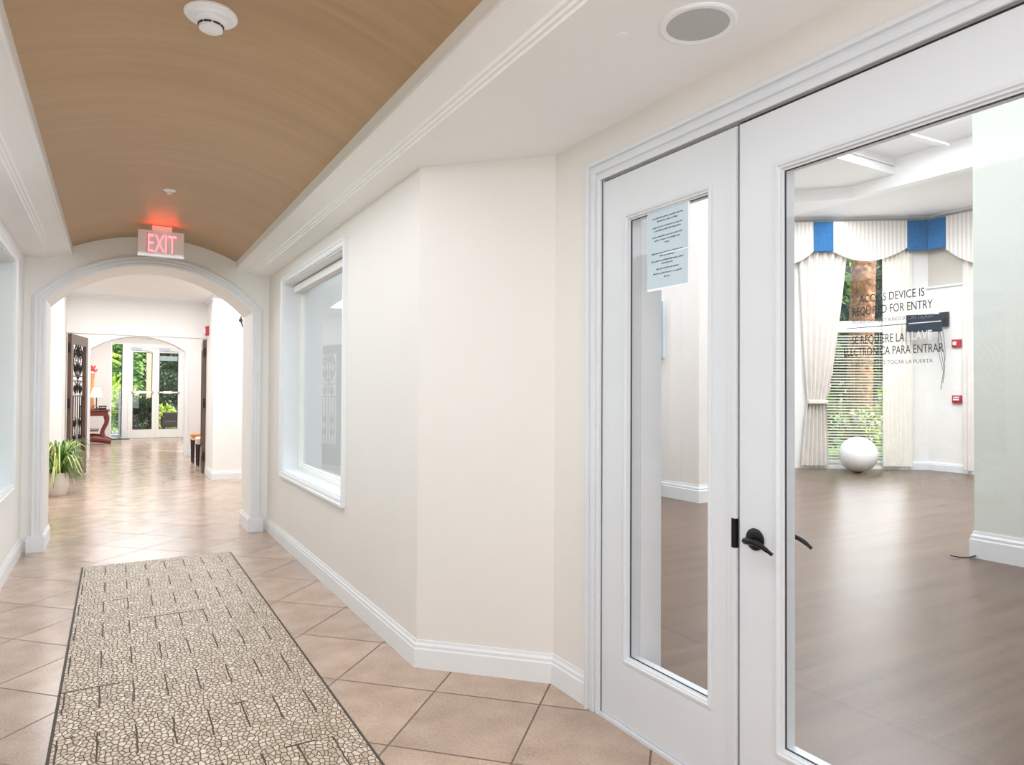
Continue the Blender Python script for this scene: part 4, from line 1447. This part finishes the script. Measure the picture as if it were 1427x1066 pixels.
for z, lb, nm in ((2.37, 'red alarm strobe on the bay side wall, the upper one', 'alarm_strobe'), (1.31, 'red fire alarm pull station on the bay side wall, the lower one', 'fire_alarm_pull')):
    t = thing(nm, lb, 'alarm', (X2 - 0.03, 6.88, z))
    obj('housing', MB().box(X2 - 0.05, X2, 6.80, 6.96, z, z + 0.15), M['red'], t, bevel=0.006)
    if nm == 'alarm_strobe':
        obj('strobe_lens', MB().box(X2 - 0.08, X2 - 0.048, 6.87, 6.93, z + 0.04, z + 0.11), M['white_plastic'], t, bevel=0.008)
    else:
        obj('pull_bar', MB().box(X2 - 0.07, X2 - 0.048, 6.83, 6.93, z + 0.055, z + 0.085), M['white_plastic'], t)
        obj('label_plate', MB().box(X2 - 0.054, X2 - 0.048, 6.83, 6.93, z + 0.105, z + 0.125), M['white_plastic'], t)

# exercise ball
bc, br = Vector((12.12, 7.80, 0)), 0.335
pr = [(br * math.sin(PI * k / 32), br - br * math.cos(PI * k / 32)) for k in range(33)]
eb = thing('exercise_ball', 'large white exercise ball on the floor in front of the bay window', 'exercise ball', bc)
obj('ball', MB().lathe(pr, bc, 48), M['ball'], eb, smooth=60)
obj('valve_plug', MB().lathe([(0, 0), (0.012, 0), (0.010, 0.006), (0, 0.007)], (bc.x, bc.y, br * 2 - 0.001), 12), M['letter_grey'], eb)

# wall box on the pier with its cable and the black box near the floor
XP = 6.78
wb = thing('wall_panel', 'tall pale blue box on the cream pier behind the narrow door', 'wall panel', (XP - 0.04, 7.39, 1.99))
obj('housing', MB().box(XP - 0.115, XP - 0.01, 7.31, 7.58, 1.99, 2.79), M['pale_blue'], wb, bevel=0.006)
obj('back_plate', MB().box(XP - 0.012, XP, 7.285, 7.60, 1.97, 2.81), M['white_plastic'], wb)
obj('front_panel', MB().box(XP - 0.128, XP - 0.113, 7.314, 7.576, 2.0, 2.78), M['screen'], wb)
sy = MB()
for z0 in (2.30, 2.45):
    for q in range(2):
        cxx, czz = XP - 0.078, z0 + q * 0.075
        pts = [(cxx + 0.024 * math.cos(2 * PI * k / 12), 7.308, czz + 0.028 * math.sin(2 * PI * k / 12)) for k in range(13)]
        sy.tube(pts, 0.009, 5)
obj('dark_symbols', sy, M['black_plastic'], wb)
tag(obj('cable', MB().tube([(XP - 0.03, 7.43, 1.985), (XP - 0.03, 7.44, 1.7), (XP - 0.04, 7.47, 1.3), (XP - 0.035, 7.43, 1.2), (XP - 0.03, 7.45, 0.8), (XP - 0.03, 7.46, 0.36)], 0.012, 8), M['cable'], smooth=60),
    'pinkish cable hanging from the pale blue box on the pier', 'cable')
bb = thing('black_box', 'black box on the floor at the foot of the cream pier', 'box', (XP - 0.14, 7.55, 0))
obj('case', MB().box(XP - 0.24, XP - 0.04, 7.45, 7.75, 0.0, 0.34), M['black_plastic'], bb, bevel=0.01)
obj('rim', MB().box(XP - 0.25, XP - 0.03, 7.44, 7.76, 0.20, 0.23), M['dark_seal'], bb)
tag(obj('cable', MB().tube([(XI - 0.03, 3.19, 0.02), (XI - 0.08, 3.22, 0.006), (XI - 0.16, 3.26, 0.008), (XI - 0.22, 3.31, 0.02)], 0.006, 6), M['black_plastic'], smooth=60),
    'short dark wire on the wood floor at the pale green wall', 'cable')

# ------------------------------------------------------------------ gardens outside
struct('ground', MB().box(-30, 50, 24.15, 60, -0.15, -0.03).box(-40, -3.4, -30, 24.15, -0.15, -0.03).box(14.2, 60, -30, 24.15, -0.15, -0.03).box(4.4, 14.2, 12.0, 24.15, -0.15, -0.03), M['grass'], 'green lawn outside the windows', 'ground')
struct('ground_path', MB().box(-1.0, 4.5, 24.15, 29.0, -0.03, -0.01), M['paving'], 'grey paving outside the exit doors', 'ground')


def shrub(name, label, c, size, n, leaf, material, group=None, stem=True, seed=0, blossoms=0):
    q = random.Random(seed)
    c = Vector(c)
    t = thing(name, label, 'shrub', c, group=group)
    mb = MB()
    lobes = [(Vector((q.uniform(-.45, .45) * size[0], q.uniform(-.45, .45) * size[1], size[2] * q.uniform(.35, .8))), q.uniform(.45, .75)) for _ in range(9)]
    for k in range(n):
        lc, lr = q.choice(lobes)
        dv = Vector((q.gauss(0, 1), q.gauss(0, 1), q.gauss(0, 1))).normalized()
        p = c + lc + Vector((dv.x * size[0] * .5, dv.y * size[1] * .5, dv.z * size[2] * .42)) * lr * q.uniform(.6, 1.05)
        if p.z < c.z + 0.03:
            p.z = c.z + q.uniform(0.03, 0.3)
        d1 = (dv + Vector((q.gauss(0, .6), q.gauss(0, .6), q.gauss(0, .6)))).normalized()
        s = d1.orthogonal().normalized() if q.random() < .5 else d1.cross(Vector((q.random(), q.random(), 1))).normalized()
        l_ = leaf * q.uniform(.6, 1.3)
        mb.add([p, p + d1 * l_ * .5 + s * l_ * .22, p + d1 * l_, p + d1 * l_ * .5 - s * l_ * .22], [(0, 1, 2, 3)])
    obj('foliage', mb, material, t, recalc=False)
    if stem:
        sm_ = MB()
        for k in range(4):
            sm_.tube([c + Vector((q.uniform(-.06, .06), q.uniform(-.06, .06), 0)), c + Vector((q.uniform(-.2, .2) * size[0], q.uniform(-.2, .2) * size[1], size[2] * .6))], [0.03, 0.012], 6)
        obj('stems', sm_, M['bark'], t)
    if blossoms:
        fb = MB()
        for k in range(blossoms):
            lc, lr = q.choice(lobes)
            dv = Vector((q.gauss(0, 1), q.gauss(0, 1), abs(q.gauss(0, 1)))).normalized()
            p = c + lc + Vector((dv.x * size[0] * .5, dv.y * size[1] * .5, dv.z * size[2] * .42)) * lr * 1.05
            s1 = dv.orthogonal().normalized() * leaf * .45
            s2 = dv.cross(s1).normalized() * leaf * .45
            fb.add([p - s1, p - s2, p + s1, p + s2], [(0, 1, 2, 3)])
        obj('blossoms', fb, M['flower_white'], t, recalc=False)
    return t


def palm(name, label, c, h, r, fronds, flen, lean=(0, 0), seed=0, scaly=True, leaf_m='bush_mid', trunk_m='palm_bark'):
    q = random.Random(seed)
    c = Vector(c)
    t = thing(name, label, 'palm tree', c)
    n, rows = 30, int(h / 0.045)
    vs, fs = [], []
    for j in range(rows + 1):
        f = j / rows
        z = h * f
        ox, oy = lean[0] * f ** 1.3, lean[1] * f ** 1.3
        for i in range(n):
            a = 2 * PI * i / n
            k = 8
            u = (i / n * k + z / 0.24) % 1.0
            v = (i / n * k - z / 0.24) % 1.0
            ridge = max(abs(u - .5), abs(v - .5)) * 2
            rr = r * (1 - 0.12 * f) * (1.0 + (0.10 * (1 - ridge ** 2) if scaly else 0.02 * math.sin(z * 40)))
            vs.append((c.x + ox + rr * math.cos(a), c.y + oy + rr * math.sin(a), c.z + z))
    for j in range(rows):
        for i in range(n):
            a, b = j * n + i, j * n + (i + 1) % n
            fs.append((a, b, b + n, a + n))
    obj('trunk', MB().add(vs, fs), M[trunk_m], t)
    top = c + Vector((lean[0], lean[1], h))
    mb = MB()
    for k in range(fronds):
        a = 2 * PI * k / fronds + q.uniform(-.2, .2)
        el = q.uniform(-0.1, 1.2)
        dh = Vector((math.cos(a), math.sin(a), 0))
        spine = []
        for s in range(13):
            f = s / 12
            spine.append(top + dh * (flen * f * math.cos(el * (1 - f * .6))) + Vector((0, 0, flen * (math.sin(el) * f - 0.75 * f * f))))
        for s in range(1, 12):
            p = spine[s]
            dd_ = (spine[s + 1] - spine[s - 1]).normalized()
            sd_ = dd_.cross(Vector((0, 0, 1))).normalized()
            ll = flen * 0.30 * math.sin(PI * (0.12 + 0.85 * s / 12))
            for hstep in (0, 0.5):
                pp = p + (spine[s + 1] - p) * hstep
                for sg in (-1, 1):
                    tip = pp + sd_ * sg * ll + dd_ * ll * .5 + Vector((0, 0, -ll * .35))
                    mb.add([pp - dd_ * 0.014, pp + dd_ * 0.022, tip], [(0, 1, 2)])
        mb.tube(spine, [0.02 * (1 - .8 * i / 12) for i in range(13)], 4)
    obj('fronds', mb, M[leaf_m], t, recalc=False)
    return t


# seen through the exit doors
palm('palm_tree', 'slender palm with bright fronds beyond the sidelight', (-0.75, 27.4, -0.03), 2.5, 0.10, 16, 1.2, seed=3, leaf_m='bush_light', scaly=False)
shrub('garden_shrub', 'dense yellow-green shrub behind the left exit door', (0.25, 27.0, -0.03), (0.7, 0.5, 1.75), 900, 0.22, M['bush_light'], seed=4)
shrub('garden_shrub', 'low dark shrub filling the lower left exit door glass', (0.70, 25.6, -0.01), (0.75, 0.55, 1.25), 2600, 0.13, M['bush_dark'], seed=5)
shrub('garden_shrub', 'mid-green shrub low beyond the sidelight', (-0.40, 25.7, -0.03), (0.7, 0.7, 1.1), 800, 0.14, M['bush_mid'], seed=6)
shrub('garden_shrub', 'bright clipped hedge behind the wicker chair', (2.1, 28.2, -0.03), (1.5, 0.6, 0.95), 2200, 0.12, M['bush_light'], seed=8)
shrub('garden_tree', 'leafy mid-green tree filling the upper left exit door', (0.35, 31.5, -0.03), (1.7, 1.7, 5.6), 2600, 0.26, M['bush_mid'], seed=9)
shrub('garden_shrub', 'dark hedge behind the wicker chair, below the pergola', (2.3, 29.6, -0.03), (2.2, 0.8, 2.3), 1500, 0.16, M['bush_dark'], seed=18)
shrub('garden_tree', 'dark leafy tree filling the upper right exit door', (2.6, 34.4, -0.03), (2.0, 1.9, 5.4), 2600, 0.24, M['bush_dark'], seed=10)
shrub('garden_tree', 'pale green tree far left beyond the sidelight', (-2.6, 34.4, -0.03), (2.0, 2.0, 5.6), 2200, 0.28, M['bush_mid'], seed=11)
pc = thing('porch_column', 'beige stucco column outside the left exit door', 'column', (1.08, 27.5, -0.01))
obj('shaft', MB().box(0.98, 1.18, 27.3, 27.6, -0.01, 3.6), M['stucco'], pc)
obj('base_block', MB().box(0.94, 1.22, 27.26, 27.64, -0.01, 0.25), M['stucco'], pc)
tag(obj('pergola_beam', MB().box(1.18, 4.6, 27.35, 27.6, 2.55, 2.72), M['beam_grey']), 'grey beam running from the beige column over the wicker chair', 'beam')
ch = thing('wicker_chair', 'low dark wicker armchair outside the right exit door', 'armchair', (1.79, 25.9, -0.01))
obj('seat', MB().box(1.44, 2.14, 25.65, 26.25, 0.24, 0.46), M['wicker'], ch, bevel=0.03)
obj('backrest', MB().box(1.44, 2.14, 26.15, 26.32, 0.40, 0.74), M['wicker'], ch, bevel=0.04)
for x in (1.38, 2.10):
    obj('armrest', MB().box(x, x + 0.09, 25.65, 26.3, 0.24, 0.62), M['wicker'], ch, bevel=0.03)
for x in (1.44, 2.09):
    for y in (25.68, 26.24):
        obj('leg', MB().box(x, x + 0.05, y, y + 0.05, -0.01, 0.25), M['dark_wood'], ch)

# seen through the bay windows


def beyond(s, d, z=-0.03):
    """A spot d metres outside the bay wall on the line of sight through the wall point s."""
    a = P0 + U * s
    k = a.normalized()
    a = a + k * (d / -(k.dot(NI)))
    return (a.x, a.y, z)


palm('palm_tree', 'thick palm trunk with diamond bark outside the bay window', beyond(0.26, 2.6), 7.0, 0.27, 20, 1.2, lean=(0.25, -0.10), seed=12)
shrub('garden_shrub', 'mid-green shrub at the foot of the thick palm', beyond(-0.45, 2.1), (0.9, 0.8, 1.7), 1100, 0.20, M['bush_mid'], seed=13)
shrub('garden_shrub', 'pale flowering shrub low behind the exercise ball', beyond(0.42, 1.2), (0.9, 0.7, 1.2), 800, 0.16, M['bush_light'], seed=14, blossoms=160)
shrub('garden_shrub', 'bright green shrub right of the thick palm', beyond(1.15, 2.6), (0.9, 0.8, 2.2), 1100, 0.22, M['bush_light'], seed=15)
shrub('garden_tree', 'tall mid-green tree behind the thick palm, to its left', beyond(-0.85, 6.6), (2.6, 2.6, 7.6), 2800, 0.34, M['bush_mid'], seed=16)
shrub('garden_tree', 'tall dark tree behind the thick palm, to its right', beyond(1.35, 6.6), (2.6, 2.6, 7.6), 2800, 0.34, M['bush_dark'], seed=17)

struct('wall_sky_screen', MB().box(-7.9, -7.6, -8, 16, -0.1, 4.6), M['wall_white'], 'white wall added beyond the left corridor windows to block the bright sky', 'wall')  # added wall that keeps bright sky out of the left windows
struct('ceiling_sky_screen', MB().box(-4.2, -0.94, -3.2, 7.5, 3.12, 3.3), M['ceiling'], 'white roof added over the left corridor windows to block the bright sky', 'ceiling')  # added roof that cuts the sky light reaching the left windows
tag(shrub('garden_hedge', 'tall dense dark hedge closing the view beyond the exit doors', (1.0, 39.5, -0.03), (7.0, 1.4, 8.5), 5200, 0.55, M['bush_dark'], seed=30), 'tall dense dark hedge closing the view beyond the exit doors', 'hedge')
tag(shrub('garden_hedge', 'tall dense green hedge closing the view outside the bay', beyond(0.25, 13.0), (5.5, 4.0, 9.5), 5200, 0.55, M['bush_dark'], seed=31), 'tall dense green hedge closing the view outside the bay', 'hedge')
# seen through the left corridor windows and in the door glass reflections
palm('palm_tree', 'palm outside the left corridor window, mirrored in the door glass', (-3.0, 2.6, -0.03), 2.1, 0.11, 14, 1.3, seed=21, scaly=False)
shrub('garden_shrub', 'green hedge outside the far left corridor window', (-5.4, 5.0, -0.03), (2.0, 3.0, 1.8), 1600, 0.2, M['bush_mid'], seed=22)

# repeats share a group phrase
for o in list(S.objects):
    if o.parent is None and 'category' in o and 'kind' not in o and 'group' not in o:
        g = {'curtain': 'ivory curtains in the bay', 'valance': 'striped valances in the bay', 'garden_shrub': 'shrubs outside the windows',
             'garden_tree': 'trees outside the windows', 'palm_tree': 'palms outside the windows', 'garden_hedge': 'hedges closing the garden views',
             'alarm_strobe': 'red alarm strobes'}.get(o.name.split('.')[0])
        if g:
            o['group'] = g
